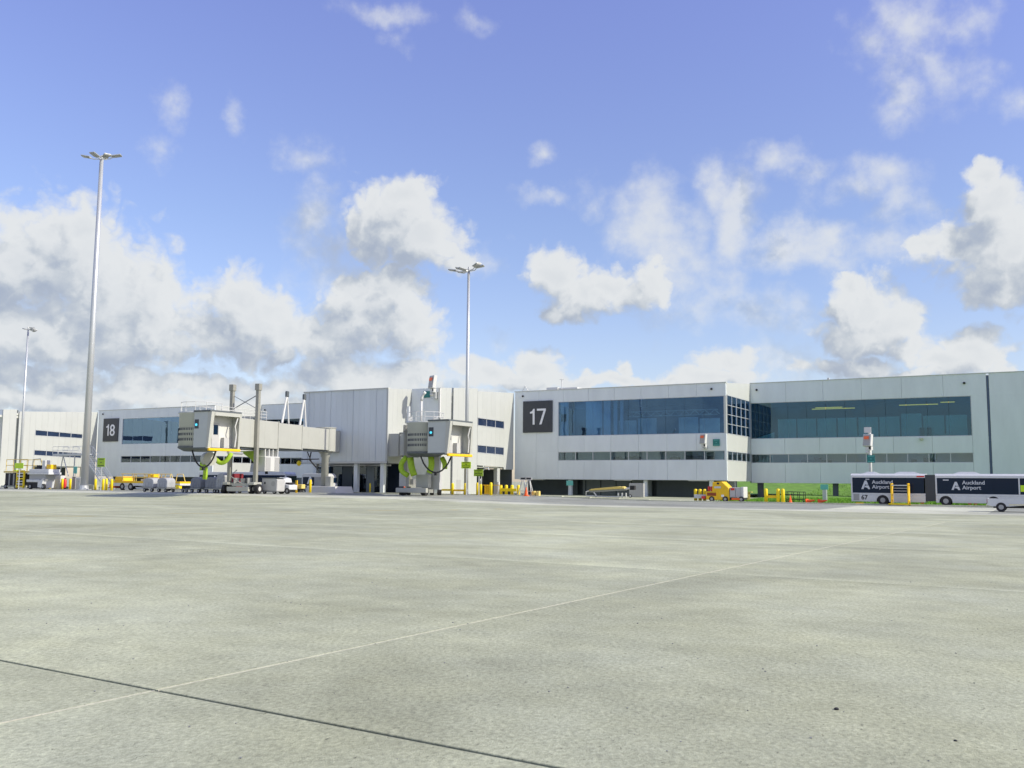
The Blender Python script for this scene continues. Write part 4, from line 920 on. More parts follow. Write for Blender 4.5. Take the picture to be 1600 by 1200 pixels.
# ------------------------------------------------------------------ vehicles
def wheel(t, x, y, z, r, w=.28, hub='mesh'):
    o = MB().tube((x, y-w/2, z), (x, y+w/2, z), r, n=20).build('wheel', 'rubber', t); MB().tube((x, y-w/2-.012, z), (x, y+w/2+.012, z), r*.52, n=14).build('hub', hub, o); return o


def logo_a(t, x, z, s, y, m='logo'):
    # the stylised letter A: a blunt apex with one leg, and a curved bar running into the right foot
    for pts in ([(0, 0), (.25, 0), (.47, .60), (.53, .50), (.80, .52), (.62, 1), (.40, 1)], [(.36, .20), (.42, .36), (.62, .45), (.84, .42), (1, 0), (.76, 0), (.70, .13), (.52, .22)]):
        MB().prism([(x+px*s, z+pz*s) for px, pz in pts], 'y', y-.012, y).build('logo', m, t)


def bus(loc, rz=0):
    Yb = loc.y
    X = lambda px: PY(px, 772, Yb).x-loc.x
    t = thing('articulated_bus', 'long white articulated bus with dark windows and grey airport logo, number 67', 'bus', loc)
    W = 2.5
    r0, r1, f0, f1 = X(1330), X(1446), X(1462), X(1462)+10.0

    def body(a, b, lw, nose):
        q = MB()
        prof = lambda xa, xb, z0, z1: q.box(xa, xb, 0, W, z0, z1)
        # skirt cut round each wheel
        cuts = sorted(lw); xs = [a]
        for c in cuts: xs += [c-.58, c+.58]
        xs.append(b)
        sk = MB()
        for k in range(0, len(xs), 2): sk.box(xs[k], xs[k+1], 0, W, .30, .98)
        sk.box(a, b, .0, W, .98, 1.18)
        sk.build('lower_body', 'paint', t, bev=.03)
        for c in cuts:
            ar = []
            for k in range(9): th = math.pi*k/8; ar.append((c+.58*math.cos(th), .42+.56*math.sin(th)))
            ar += [(c-.585, .985), (c+.585, .985)]
            MB().prism(ar, 'y', -.004, .06).build('wheel_arch', 'paint', t)
            MB().box(c-.57, c+.57, .09, W-.1, .32, .975).build('wheel_well', 'rubber', t)
            wheel(t, c, .15, .47, .47, .3)
            wheel(t, c, W-.15, .47, .47, .3)
        cb = MB().prism([(0, 2.70), (W, 2.70), (W, 2.92), (W-.22, 3.10), (.22, 3.10), (0, 2.92)], 'x', a, b); cb.build('roof', 'paint', t)
        MB().box(a+.12, b-.1, .05, W-.05, 1.18, 2.70).build('cabin_core', 'busglass', t)
        MB().box(a, a+.14, 0, W, 1.18, 2.70).build('end_panel', 'paint', t)
        xs = lines(a+.14, b-(.0 if nose else .1), 1.55)
        for x0, x1 in zip(xs, xs[1:]): MB().box(x0+.008, x1-.008, .005, .05, 1.185, 2.695).build('window', 'busglass', t)
    rear_w = X(1379); body(r0, r1, [rear_w], False)
    body(f0, f1, [X(1477.5), X(1552)], True)
    bl = MB(); n = 12
    for k in range(n):
        x0 = r1+(f0-r1)*k/n; x1 = r1+(f0-r1)*(k+.62)/n; bl.box(x0, x1, .04, W-.04, .42, 3.0); bl.box(x1, r1+(f0-r1)*(k+1)/n, .12, W-.12, .46, 2.95)
    bl.build('bellows', 'bellows', t)
    MB().box(f1-.02, f1+.12, .02, W-.02, .35, 3.0).build('windscreen', 'busglass', t)
    MB().box(X(1592), X(1592)+.12, -.006, .02, 1.18, 2.7).build('door_pillar', 'paint', t)
    for (a, b) in ((X(1347), X(1372)), (X(1396), X(1436)), (X(1490), X(1532))):
        MB().hexa([(a, .5, 3.1), (b, .5, 3.1), (b, W-.5, 3.1), (a, W-.5, 3.1)], [(a+.5, .6, 3.3), (b-.5, .6, 3.3), (b-.5, W-.6, 3.3), (a+.5, W-.6, 3.3)]).build('roof_unit', 'paint', t)
    MB().box(X(1446)-.75, X(1446)-.05, -.012, .0, 2.76, 2.90).build('red_marker', 'red', t)
    MB().box(X(1333.5), X(1342.5), -.014, -.004, .42, 1.08).build('engine_grille', 'mesh', t)
    mb = MB()
    for k in range(7): mb.box(X(1333.5)+.03, X(1342.5)-.03, -.02, -.014, .46+k*.09, .50+k*.09)
    mb.build('grille_slats', 'steel', t)
    for (pa, pt, pe) in ((1346, 1363, 1393), (1487, 1504, 1539)):
        s = X(pa+14)-X(pa); logo_a(t, X(pa), 1.55, s, -.004)
        text('lettering', 'Auckland', .50, 'logo', t, (X(pt), -.006, 2.10), sx=1.05, th=.006, bold=.008); text('lettering', 'Airport', .50, 'logo', t, (X(pt), -.006, 1.62), sx=1.05, th=.006, bold=.008)
    text('fleet_number', '67', .62, 'ink', t, (X(1345.5), -.008, .52), th=.006, bold=.014)
    MB().box(X(1595), X(1595)+.45, -.01, .0, 1.45, 2.05).build('lime_notice', 'lime_s', t)
    MB().box(X(1474), X(1483), -.008, .002, 2.45, 2.55).build('route_label', 'logo', t); MB().box(X(1353), X(1359), -.008, .002, 2.5, 2.58).build('route_label', 'logo', t)
    for (px, m) in ((1438, 'red'), (1521, 'red'), (1512, 'red')): MB().box(X(px), X(px)+.3, -.02, .02, .20, .28).build('side_reflector', m, t)
    return t


pb = PY(1330, 788, 101.0); bus(Vector((pb.x, 101.0, 0)))


def small_bus(px0, px1, Y, label, right_front=True, num=None, box=False):
    a = gp(px0, Y, 765); b = gp(px1, Y, 765); L_ = b.x-a.x; t = thing('airport_bus' if not box else 'service_van', label, 'bus' if not box else 'van', a)
    W = 2.4 if not box else 2.0; H_ = 3.0 if not box else 2.55; zb = .45
    MB().box(0, L_, 0, W, zb, 1.15).build('lower_body', 'paint', t, bev=.05); MB().prism([(0, 1.15), (L_, 1.15), (L_-.25, H_-.3), (L_-.6, H_-.02), (.2, H_-.02), (0, H_-.35)], 'y', .03, W-.03).build('cabin', 'paint', t, bev=.04)
    xs = lines(.25, L_-.35, 1.4 if not box else .95)
    for i, (x0, x1) in enumerate(zip(xs, xs[1:])): MB().box(x0+.01, x1-.01, -.01, .04, 1.22 if not box else .9, H_-.5).build('window', 'busglass' if not (box and i > 1) else 'mesh', t)
    MB().box(L_-.12, L_+.02, .2, W-.2, 1.3, H_-.6).build('windscreen', 'busglass', t)
    for x in ((1.6, L_-1.9) if not box else (.9, L_-.9)): wheel(t, x, .12, .42, .42); wheel(t, x, W-.12, .42, .42)
    logo_a(t, L_*(.17 if not box else .22), 1.3 if not box else 1.1, 1.05, -.012, 'num')
    if num: text('lettering', 'Auckland', .42, 'logo', t, (L_*.28, -.014, 1.95), th=.006); text('lettering', 'Airport', .42, 'logo', t, (L_*.28, -.014, 1.5), th=.006); text('fleet_number', num, .5, 'num', t, (.35, -.014, 1.85), th=.006)
    MB().box(L_-.05, L_+.05, .2, .5, .6, .8).build('headlight', 'num', t)
    return t


small_bus(309, 447, 108, 'white and navy airport bus parked behind the left airbridge wheels', num='85')
small_bus(470.5, 512, 98.4, 'white van with navy side panel parked behind the airbridge pedestal', box=True)

# pickup cut by the right edge
p = PY(1543, 797, 82.5); t = thing('pickup_truck', 'silver pickup truck with its tail into the picture at the right edge', 'pickup', (p.x, 82.5, 0))
MB().prism([(0, .5), (.05, 1.0), (2.95, 1.02), (2.95, .55), (1.55, .42), (.35, .42)], 'y', 0, .06).build('bed_side', 'paint', t); MB().prism([(0, .5), (.05, 1.0), (2.95, 1.02), (2.95, .55), (1.55, .42), (.35, .42)], 'y', 1.74, 1.8).build('bed_side', 'paint', t)
MB().box(0, .06, .06, 1.74, .5, 1.02).build('tailgate', 'paint', t); MB().box(.06, 2.95, .06, 1.74, .5, .6).build('bed_floor', 'steel', t)
MB().prism([(2.97, .5), (2.97, 1.06), (3.2, 1.70), (4.1, 1.72), (4.7, 1.12), (5.5, 1.0), (5.6, .5)], 'y', 0, 1.8).build('cab', 'paint', t, bev=.05)
MB().prism([(3.12, 1.1), (3.3, 1.6), (4.02, 1.62), (4.5, 1.12)], 'y', -.01, .03).build('side_window', 'busglass', t)
wheel(t, .95, .12, .36, .36); wheel(t, 4.7, .12, .36, .36); wheel(t, .95, 1.68, .36, .36); wheel(t, 4.7, 1.68, .36, .36)
MB().box(-.08, 0, .0, 1.8, .42, .56).build('bumper', 'chrome', t); MB().box(-.02, .0, .02, .14, .66, .94).build('tail_light', 'red', t)
MB().box(1.5, 2.6, -.02, .04, .5, .62).build('side_step', 'chrome', t); MB().box(.4, 5.0, .2, 1.6, .3, .5).build('chassis', 'rubber', t)

# yellow access steps in front of the bus
p0 = PY(1392, 789, 99.0); p1 = PY(1421, 789, 99.0); W_ = p1.x-p0.x
t = thing('access_steps', 'yellow wheeled access steps standing against the side of the long bus', 'steps', (p0.x, 99.0, 0))
for x in (0, W_-.16):
    MB().box(x, x+.12, .0, .10, .2, 2.15).box(x, x+.12, 1.0, 1.1, .2, 2.15).box(x, x+.12, .1, 1.0, 2.03, 2.15).hexa([(x+.01, .1, .4), (x+.11, .1, .4), (x+.11, 1., .4), (x+.01, 1., .4)], [(x+.01, .1, .95), (x+.11, .1, .95), (x+.11, 1., 1.9), (x+.01, 1., 1.9)]).build('side_frame', 'yellow_o', t, bev=.015)
for k in range(6): MB().box(.14, W_-.18, .05+k*.16, .28+k*.16, .3+k*.27, .35+k*.27).build('step', 'galv', t)
MB().box(.12, W_-.16, .0, .08, 1.9, 2.0).build('cross_bar', 'galv', t); MB().box(-.2, W_+.1, -.15, 0, .08, .2).build('base_bar', 'yellow', t)
for x in (-.1, W_): wheel(t, x, .1, .13, .13, .08)
p = PY(1333, 790, 100.9)
o = MB().prism([(0, 0), (.95, 0), (.8, .2), (.15, .2)], 'y', 0, .3).build('wheel_chock', 'yellow_o', None); o.location = (p.x+.2, 100.6, 0); tag(o, 'low yellow chock under the tail of the long bus', 'chock')

# ------------------------------------------------------------------ bollards, barriers, cones
bol_m = MB().lathe((0, 0, 0), [(.17, 0), (.17, 1.22), (.14, 1.29), (.07, 1.33)], 12).build('bollard', 'yellow', None, smooth=True); first = [True]


def bollard(px, Y, label, h=1., group='yellow steel bollards', r=1., py=770):
    if first[0]: o = bol_m; first[0] = False
    else: o = bol_m.copy(); COL.objects.link(o)
    o.location = gp(px, Y, py); o.scale = (r, r, h); return tag(o, label, 'bollard', group)


for (px, Y, l, h) in (
    (66.5, 88, 'yellow bollard in front of the small white truck, left one of its pair', 1.15), (77, 88, 'paler yellow bollard just left of the tall white cabinet', 1.1),
    (96.5, 88, 'yellow bollard just right of the tall white cabinet, in front of a red extinguisher', 1.15), (109, 88, 'yellow bollard midway between the two white cabinets at far left', 1.15),
    (130, 86, 'yellow bollard standing against the left end of the white block at the mast foot', 1.1), (148.5, 86, 'yellow bollard at the right end of the white block at the mast foot', 1.15),
    (160.5, 86, 'yellow bollard at the left airstair foot, left one of a touching pair', 1.15), (165.5, 84.5, 'yellow bollard at the left airstair foot, right one of a touching pair', 1.2), (174, 84.5, 'single yellow bollard at the tail of the yellow belt loader', 1.15)):
    bollard(px, Y, l, h)
bollard(578, 100.9, 'thin yellow bollard in front of the dark doors under the ribbed block', 1.0, r=.55)
for (px, l) in ((685, 'yellow bollard with pale top at the left end of the barrier by the white wall'), (707, 'middle yellow bollard of the barrier by the white wall'), (727, 'yellow bollard of the barrier at the foot of the slender mast')):
    bollard(px, 96.5, l, 1.05, py=774)
for (px, Y, l, h) in ((746, 98, 'yellow bollard under the darker lime sign, leftmost of the cluster', 1.12), (751, 99.3, 'short thin yellow bollard behind the darker lime sign cluster', 1.0), (767, 98, 'thick yellow bollard right of the orange panels', 1.15)):
    bollard(px, Y, l, h, py=774)
for (px, l) in ((1089, 'leftmost of three yellow bollards left of the yellow tug'), (1094, 'middle of three yellow bollards left of the yellow tug'), (1101, 'right one of three yellow bollards left of the yellow tug')):
    bollard(px-(2 if px == 1089 else 0), 103.5, l, 1.02, py=782, r=1.1)
for (px, l) in ((1197, 'left yellow bollard of the H shaped barrier on the grass edge'), (1216, 'middle yellow bollard of the H shaped barrier on the grass edge'), (1223.5, 'right yellow bollard of the H shaped barrier on the grass edge')):
    bollard(px, 103.0, l, 1.12, py=783, r=1.15)


def rail(px0, px1, Y, z, m, label, py=774, th=.22, name='barrier_rail'):
    a = gp(px0, Y, py); b = gp(px1, Y, py); o = MB().box(0, b.x-a.x, -.06, .06, 0, th).build(name, m, None, bev=.02); o.location = (a.x, Y, a.z+z); return tag(o, label, 'barrier')


rail(687, 705, 96.5, .45, 'yellow', 'yellow bar joining the left and middle bollards by the white wall'); rail(709, 725, 96.5, .42, 'yellow_o', 'orange yellow bar joining the middle and mast bollards')
rail(1199, 1214, 103.0, .48, 'yellow_o', 'orange bar making the H shaped barrier on the grass edge', py=783, th=.3)
# four-post fence
a = gp(781, 100.6, 775); t = thing('post_barrier', 'yellow four post barrier with one thick bar in front of the dark undercroft', 'barrier', a)
for k, px in enumerate((782.5, 791, 800, 810)):
    q = gp(px, 100.6, 775)-a; MB().lathe((q.x, 0, -a.z), [(.19, 0), (.19, 1.5), (.15, 1.58), (.08, 1.62)], 12).build('post', 'yellow', t, smooth=True)
q = gp(812, 100.6, 775)-a; MB().box(.2, q.x-.3, -.26, -.2, .5, .85).build('rail', 'yellow', t, bev=.02)
p = gp(778.5, 100.4, 775); o = MB().box(-.14, .14, -.14, .14, 0, 1.65).build('marker_post', 'unit', None, bev=.03); o.location = p; tag(o, 'square white post between the yellow barriers', 'post')
# orange pedestrian panel barrier
a = gp(757, 99.6, 774); t = thing('panel_barrier', 'orange slatted panel barrier between the yellow bollards under the lime sign', 'barrier', a)
for k in range(4): MB().box(k*.26, k*.26+.19, -.03, .03, .12, 1.25).build('slat', 'yellow_o', t, bev=.01)
MB().box(-.3, 2.4, .031, .07, 1.18, 1.26).build('rail', 'yellow_o', t); MB().box(-.1, 1.1, .031, .07, .2, .28).build('rail', 'yellow_o', t)
a = gp(771, 101, 774); o = MB().box(0, .9, 0, .4, 0, 1.25).build('utility_box', 'box', None, bev=.03); o.location = a; tag(o, 'grey utility box behind the thick yellow bollard', 'cabinet')
# cones
cm = MB().box(-.22, .22, -.22, .22, 0, .05); cm.lathe((0, 0, .05), [(.17, 0), (.11, .32), (.04, .72)], 12)


def cone(px, Y, label, s=1., lying=False, py=775):
    t = thing('traffic_cone', label, 'cone', gp(px, Y, py), group='orange traffic cones')
    b = MB().box(-.22, .22, -.22, .22, 0, .05).lathe((0, 0, .05), [(.17, 0), (.12, .25), (.04, .72)], 12).build('cone_body', 'orange', t); c = MB().lathe((0, 0, .3), [(.118, 0), (.088, .18)], 12).build('white_band', 'num', t)
    for o in (b, c): o.data.transform(Matrix.Scale(s, 4))
    if lying: t.rotation_euler = (R(80), 0, R(70)); t.location.z += .2
    return t


cone(631.5, 97.5, 'orange cone with white band beside the middle airbridge wheels', 1.4, py=773); cone(822, 99.2, 'orange cone between the white folding sign frames', 1.35, py=777)
cone(1235, 103.4, 'upright orange cone inside the black tube trolley on the grass edge', 1.05, py=784); cone(1261, 101.2, 'orange cone lying on its side left of the grey post', 1.2, True, 785); cone(1280, 101.2, 'orange cone lying on its side at the foot of the grey post', 1.2, True, 786)
# folding A-frame sign stands round the cone
for (px, l, dx) in ((817, 'left white folding sign frame beside the orange cone', 0), (826, 'right white folding sign frame behind the orange cone', 0)):
    a = gp(px, 100.2, 777); t = thing('folding_sign', l, 'sign', a)
    for k in (-1, 1): MB().tube((k*.55, -.3, 0), (k*.12, 0, 1.9), .05).tube((k*.55, .3, 0), (k*.12, .05, 1.9), .05).build('leg', 'unit', t)
    MB().box(-.42, .42, -.03, .03, 1.9, 2.25).build('sign_head', 'unit', t); MB().box(-.3, .3, -.04, -.031, 1.98, 2.17).build('sign_face', 'rubber', t)
    MB().box(-.42, .42, -.24, -.20, .55, .62).build('cross_bar', 'unit', t)
a = gp(837.5, 100.0, 778); t = thing('wheel_chock_rack', 'small dark yellow double chock at the end of the sign frames', 'chock', a)
for k in (-1, 1): MB().box(k*.3-.22, k*.3+.22, -.2, .2, 0, .62).build('chock', 'yellow_p', t, bev=.06)
MB().box(-.15, .15, .205, .25, .2, .3).build('handle', 'steel', t)

# lime signs
plate('lime_sign', 721, 736, 721.5, 732, 96.2, 'lime_s', 'bright lime notice fixed to the slender mast', rows=4, pole=.02)
plate('lime_sign', 740.5, 755, 733.5, 744, 97.2, 'lime_d', 'darker lime notice on its own post right of the slender mast', rows=4, pole=.02)
plate('lime_sign', 152, 164.5, 715.5, 729.5, 85, 'lime_d', 'lime notice on a white post at the foot of the left stairs', rows=3, pole=.02)
plate('lime_sign', 23, 37, 723.5, 732, 83.2, 'lime_s', 'oval bright lime notice over the yellow platform at far left', pole=.02)
plate('lime_sign', 79.5, 89.5, 732.5, 741, 89, 'lime_d', 'small green notice with pale border above the tall white cabinet', pole=.02)
plate('teal_notice', 114.5, 121, 729, 740, 90, 'teal_l', 'tall pale teal notice left of the big mast', pole=.02)
plate('lime_sign', 312, 318, 722, 735, 104, 'lime_d', 'narrow lime notice on the wall above the left airport bus', rows=2)

# cabinets at far left
for (px0, px1, top, Y, m, l) in ((81, 93.5, 743, 88.6, 'unit', 'tall white cabinet between yellow bollards at far left'), (117.5, 124.5, 746.5, 88.3, 'unit', 'narrow white cabinet left of the mast foot'), (111.5, 117, 745.5, 89.5, 'mesh', 'narrow grey cabinet touching the narrow white one'), (129, 146, 757.5, 87.2, 'conc_l', 'low white concrete block at the foot of the tallest mast')):
    a = gp(px0, Y, 768); b = gp(px1, Y, 768); tz = PY(px0, top, Y).z
    t = thing('cabinet' if m != 'conc_l' else 'concrete_block', l, 'cabinet' if m != 'conc_l' else 'block', a)
    MB().box(0, b.x-a.x, 0, .8, 0, tz-a.z).build('cabinet_body' if m != 'conc_l' else 'block_body', m, t, bev=.03)
    if m == 'unit': MB().box(.08, b.x-a.x-.08, -.02, 0, .12, tz-a.z-.12).build('cabinet_door', m, t, bev=.008); MB().box(b.x-a.x-.25, b.x-a.x-.2, -.05, -.02, 1., 1.2).build('handle', 'steel', t)
    if m == 'mesh': MB().box(-.02, b.x-a.x+.02, -.04, .84, tz-a.z, tz-a.z+.06).build('cabinet_lid', 'steel', t)
    if m == 'conc_l': MB().box(.3, .9, .2, .6, tz-a.z, tz-a.z+.05).build('lifting_plate', 'steel', t)
a = gp(100.5, 88.9, 768); t = thing('fire_extinguisher', 'red wheeled fire extinguisher behind a yellow bollard at far left', 'extinguisher', a)
MB().lathe((0, 0, .15), [(.22, 0), (.26, .1), (.26, 1.1), (.12, 1.3), (.06, 1.4)], 14).build('cylinder', 'red', t, smooth=True); MB().tube((-.3, .2, .2), (.3, .2, .2), .2, n=12).build('wheel', 'rubber', t); MB().box(-.14, .14, -.02, .1, 1.5, 1.62).build('valve', 'rubber', t)

# steel stair with landing in front of the left white wall
a = gp(84, 92, 768); t = thing('access_stairs', 'grey steel access stairs with railed landing in front of the left white wall', 'stairs', a)
def LX(px): return PY(px, 710, 92).x-a.x
def LZ(px, py): return PY(px, py, 92).z-a.z
zl = LZ(100, 709); x0, x1, x2 = LX(82), LX(128), LX(166)
MB().box(x0, x1, 0, 1.8, zl-.28, zl).build('landing', 'galv', t)
for (pa, pb_) in ((96, 92), (96, 106)): MB().tube((LX(pa), .3, zl-.28), (LX(pb_)+.0, .3, zl-3.4), .07).build('leg', 'galv', t)
for x in (x1-.2, x1-2.0): MB().box(x-.06, x+.06, .2, .32, 0, zl-.28).build('leg', 'galv', t)
rl = MB()
for y in (0.02, 1.78):
    for h in (.55, 1.1): rl.tube((x0, y, zl+h), (LX(106), y, zl+h), .03, n=5)
    for k in range(4): xx = x0+(LX(106)-x0)*k/3; rl.tube((xx, y, zl), (xx, y, zl+1.1), .03, n=5)
    rl.tube((LX(106), y, zl+1.1), (LX(112), y, zl+.1), .03, n=5)
    for k in range(4): xx = LX(113)+k*.55; rl.tube((xx, y, zl), (xx, y, zl+1.1), .03, n=5)
    rl.tube((LX(113), y, zl+1.1), (x1, y, zl+1.1), .03, n=5)
    rl.tube((x1, y, zl+1.1), (x2, y, 1.1), .035, n=5); rl.tube((x1, y, zl+.55), (x2, y, .55), .03, n=5)
    for k in range(8): u = k/7; rl.tube((x1+(x2-x1)*u, y, zl*(1-u)), (x1+(x2-x1)*u, y, zl*(1-u)+1.1), .025, n=5)
rl.build('handrail', 'galv', t)
n = 18
for k in range(n):
    u = (k+.5)/n; MB().box(x1+(x2-x1)*u-.17, x1+(x2-x1)*u+.17, .15, 1.65, zl*(1-u)-.03, zl*(1-u)).build('step', 'galv', t)
for y in (.06, 1.7): MB().hexa([(x1, y, zl-.3), (x1, y+.06, zl-.3), (x2, y+.06, -.0), (x2, y, -.0)], [(x1, y, zl), (x1, y+.06, zl), (x2, y+.06, .25), (x2, y, .25)]).build('stringer', 'galv', t)

# yellow work platform vehicle at far left
a = gp(4, 84.5, 766); t = thing('platform_truck', 'work platform truck with yellow railings and black underside at far left', 'service vehicle', a)
def VX(px): return PY(px, 750, 84.5).x-a.x
def VZ(py, px=20): return PY(px, py, 84.5).z-a.z
MB().box(VX(5), VX(43), 0, 2.2, VZ(738.5), VZ(736)).build('deck', 'yellow_p', t)
rl = MB()
for y in (.05, 2.15):
    for h in (718, 727): rl.tube((VX(8), y, VZ(h)), (VX(41), y, VZ(h)), .045, n=6)
    for px in (8, 19, 30, 41): rl.tube((VX(px), y, VZ(737)), (VX(px)+(.15 if px == 41 else 0), y, VZ(718)), .045, n=6)
rl.build('guard_rail', 'yellow_p', t)
MB().box(VX(6), VX(27), .2, 2.0, .45, VZ(739)).build('engine_bay', 'rubber', t); MB().box(VX(12), VX(14), .12, .2, .5, VZ(740)).box(VX(19), VX(21), .12, .2, .5, VZ(740)).build('lift_ram', 'steel', t)
MB().box(VX(1), VX(30), .1, 2.1, .25, .45).build('chassis', 'conc_l', t)
for x in (VX(8), VX(24)): wheel(t, x, .2, .33, .33)
for (q0, q1) in ((28, 29.3), (38.5, 40)): MB().box(VX(q0), VX(q1), -.3, -.1, .1, VZ(736)).build('ladder_side', 'yellow', t)
for k in range(7): z = .25+k*(VZ(736)-.3)/6; MB().box(VX(29.3), VX(38.5), -.3, -.05, z, z+.16).build('step', 'yellow' if k % 3 == 0 else 'unit', t)
MB().tube((VX(15), 1, VZ(736)), (VX(15), 1, VZ(734)), .35).build('green_hose', 'lime', t)

# small white truck / loader beside it
a = gp(40, 84.0, 766); t = thing('catering_truck', 'small white open loader truck with deck and equipment at far left', 'truck', a)
MB().box(.2, VX(74)-VX(40), 0, 2.0, VZ(741), VZ(738)).build('deck', 'paint', t); MB().box(.4, VX(73)-VX(40), .1, 1.9, VZ(738), VZ(733)).build('deck_box', 'paint', t, bev=.04)
MB().box(.3, VX(67)-VX(40), .25, 1.8, VZ(750), VZ(741)).build('body', 'mesh', t); MB().box(0, VX(60)-VX(40), .0, 2.0, VZ(753), VZ(749)).build('bonnet', 'paint', t, bev=.05)
MB().box(.15, VX(57.5)-VX(40), .1, 1.9, .1, VZ(753)).build('chassis', 'rubber', t)
MB().hexa([(VX(58)-VX(40), .0, .3), (VX(64)-VX(40), .0, .2), (VX(64)-VX(40), 1.9, .2), (VX(58)-VX(40), 1.9, .3)], [(VX(58)-VX(40), 0, VZ(753)), (VX(66)-VX(40), 0, VZ(747)), (VX(66)-VX(40), 1.9, VZ(747)), (VX(58)-VX(40), 1.9, VZ(753))]).build('fender', 'paint', t)
MB().box(VX(59)-VX(40), VX(64)-VX(40), .4, 1.2, VZ(733), VZ(719.5)).build('control_tower', 'unit', t, bev=.05); MB().box(VX(66)-VX(40), VX(73)-VX(40), .4, 1.3, VZ(733), VZ(726)).build('motor_box', 'yellow_o', t, bev=.05)
MB().path([(VX(42)-VX(40), .6, VZ(733)), (VX(43)-VX(40), .6, VZ(718)), (VX(54)-VX(40), .6, VZ(717)), (VX(56)-VX(40), .6, VZ(724))], .05).build('frame_arm', 'steel', t); MB().box(VX(51)-VX(40), VX(55)-VX(40), .4, 1.0, VZ(733), VZ(727)).build('seat', 'rubber', t)
for x in (.9, VX(66)-VX(40)): wheel(t, x, .15, .38, .38)

# yellow belt loader
a = gp(176, 88, 769); t = thing('belt_loader', 'long yellow and white belt loader with yellow railings behind grey carts', 'service vehicle', a)
def BX(px): return PY(px, 755, 88).x-a.x
def BZ(py): return PY(230, py, 88).z-a.z
MB().box(BX(177), BX(281), 0, 2.1, BZ(755), BZ(752)).build('upper_deck', 'yellow_o', t); MB().prism([(BX(177), BZ(760)), (BX(281), BZ(758)), (BX(281), BZ(755)), (BX(177), BZ(755))], 'y', .02, 2.08).build('white_side', 'paint', t)
MB().prism([(BX(190), BZ(765)), (BX(201), BZ(765)), (BX(203), BZ(759)), (BX(210), BZ(759)), (BX(213), BZ(764)), (BX(262), BZ(764)), (BX(262), BZ(758.5)), (BX(190), BZ(760))], 'y', .04, 2.0).build('skirt', 'paint', t)
MB().box(BX(185), BX(275), .3, 1.8, .35, BZ(760)).build('chassis', 'rubber', t)
for px in (191, 204, 228, 262): wheel(t, BX(px), .15, .5, .5)
cb = MB().prism([(BX(176), BZ(752)), (BX(178), BZ(745)), (BX(190), BZ(744.5)), (BX(191), BZ(752))], 'y', .2, 1.9); cb.build('engine_cover', 'yellow_o', t, bev=.06)
rl = MB()
for y in (.05, 2.0):
    for h in (740.5, 746): rl.tube((BX(188), y, BZ(h)), (BX(247), y, BZ(h)), .05, n=6)
    for px in (191, 206, 212, 227, 233, 247): rl.tube((BX(px), y, BZ(752)), (BX(px), y, BZ(740.5)), .05, n=6)
    rl.path([(BX(256), y, BZ(752)), (BX(258), y, BZ(740.5)), (BX(267), y, BZ(740.5)), (BX(271), y, BZ(753))], .05, 6)
rl.build('guard_rail', 'yellow_p', t)
MB().box(BX(225), BX(230), .6, 1.6, BZ(752), BZ(741)).box(BX(230.5), BX(234), .6, 1.6, BZ(752), BZ(741)).build('seat_unit', 'yellow_o', t, bev=.05)
MB().box(BX(262), BX(280), -.02, .5, BZ(763), BZ(757)).build('front_bumper', 'yellow', t, bev=.04); MB().box(BX(268), BX(275), -.035, -.021, BZ(760), BZ(758)).build('bumper_slot', 'rubber', t)
MB().box(BX(170), BX(178), .1, 1.9, BZ(763), BZ(757)).build('tail_box', 'orange', t)
for px in (216, 238, 243): MB().obox((BX(px), 1.0, BZ(750.5)), (.7, .6, .35), .3).build('bag', 'canvas_l', t)

# covered baggage carts
def cart(px, Y, w, h, m, label, name='baggage_cart', cover='dome'):
    t = thing(name, label, 'baggage cart', gp(px, Y, 770), group='baggage carts')
    MB().box(0, w, 0, 1.4, .42, .56).build('deck', 'steel', t)
    if cover == 'dome':
        pr = [(0, .56), (0, .56+h*.55)]+[(w/2-w/2*math.cos(R(k)), .56+h*.55+h*.45*math.sin(R(k))**.7) for k in range(20, 180, 20)]+[(w, .56+h*.55), (w, .56)]
        MB().prism(pr, 'y', .05, 1.35).build('cover', m, t, bev=.06)
    else:
        MB().hexa([(0, 0, .56), (w, 0, .56), (w, 1.4, .56), (0, 1.4, .56)], [(-.1, -.02, .56+h), (w+.1, -.02, .56+h), (w+.1, 1.42, .56+h), (-.1, 1.42, .56+h)]).build('cover', m, t, bev=.04)
    for k in range(1, 4): MB().tube((w*k/4, .03, .6), (w*k/4+.05, .03, .56+h*.6), .02, n=5).build('cover_strap', 'mesh', t)
    for x in (.3, w-.3): wheel(t, x, .12, .22, .22, .14); wheel(t, x, 1.28, .22, .22, .14)
    MB().tube((w, .7, .45), (w+.5, .7, .4), .04).build('tow_bar', 'steel', t)
    return t


cart(222, 80, 1.9, 1.15, 'canvas_l', 'pale covered baggage cart in front of the belt loader, left one'); cart(244, 80, 1.8, 1.2, 'canvas_l', 'rounded white bundle on a cart in front of the belt loader')
cart(296, 79.5, 1.7, 1.25, 'canvas', 'rounded grey covered cart at the left end of the dolly train'); cart(319, 79.5, 1.9, 1.3, 'canvas', 'grey ridged covered cart in front of the left airport bus'); cart(336, 79.2, 1.5, 1.75, 'canvas_l', 'tall pale grey covered cart leaning beside the maroon one')
cart(350, 79.8, 1.5, 1.7, 'maroon', 'open maroon canvas baggage cart left of the airbridge wheels', cover='box')
a = gp(282, 79.8, 770); t = thing('tow_dolly', 'low empty tow dolly with a bent drawbar left of the grey carts', 'dolly', a)
MB().box(0, 1.1, 0, 1.1, .34, .42).build('frame', 'steel', t); MB().path([(-.1, .5, .4), (-.6, .5, .3), (-.9, .5, .55)], .04).build('drawbar', 'unit', t); wheel(t, .3, .1, .2, .2, .12); wheel(t, .9, .1, .2, .2, .12)
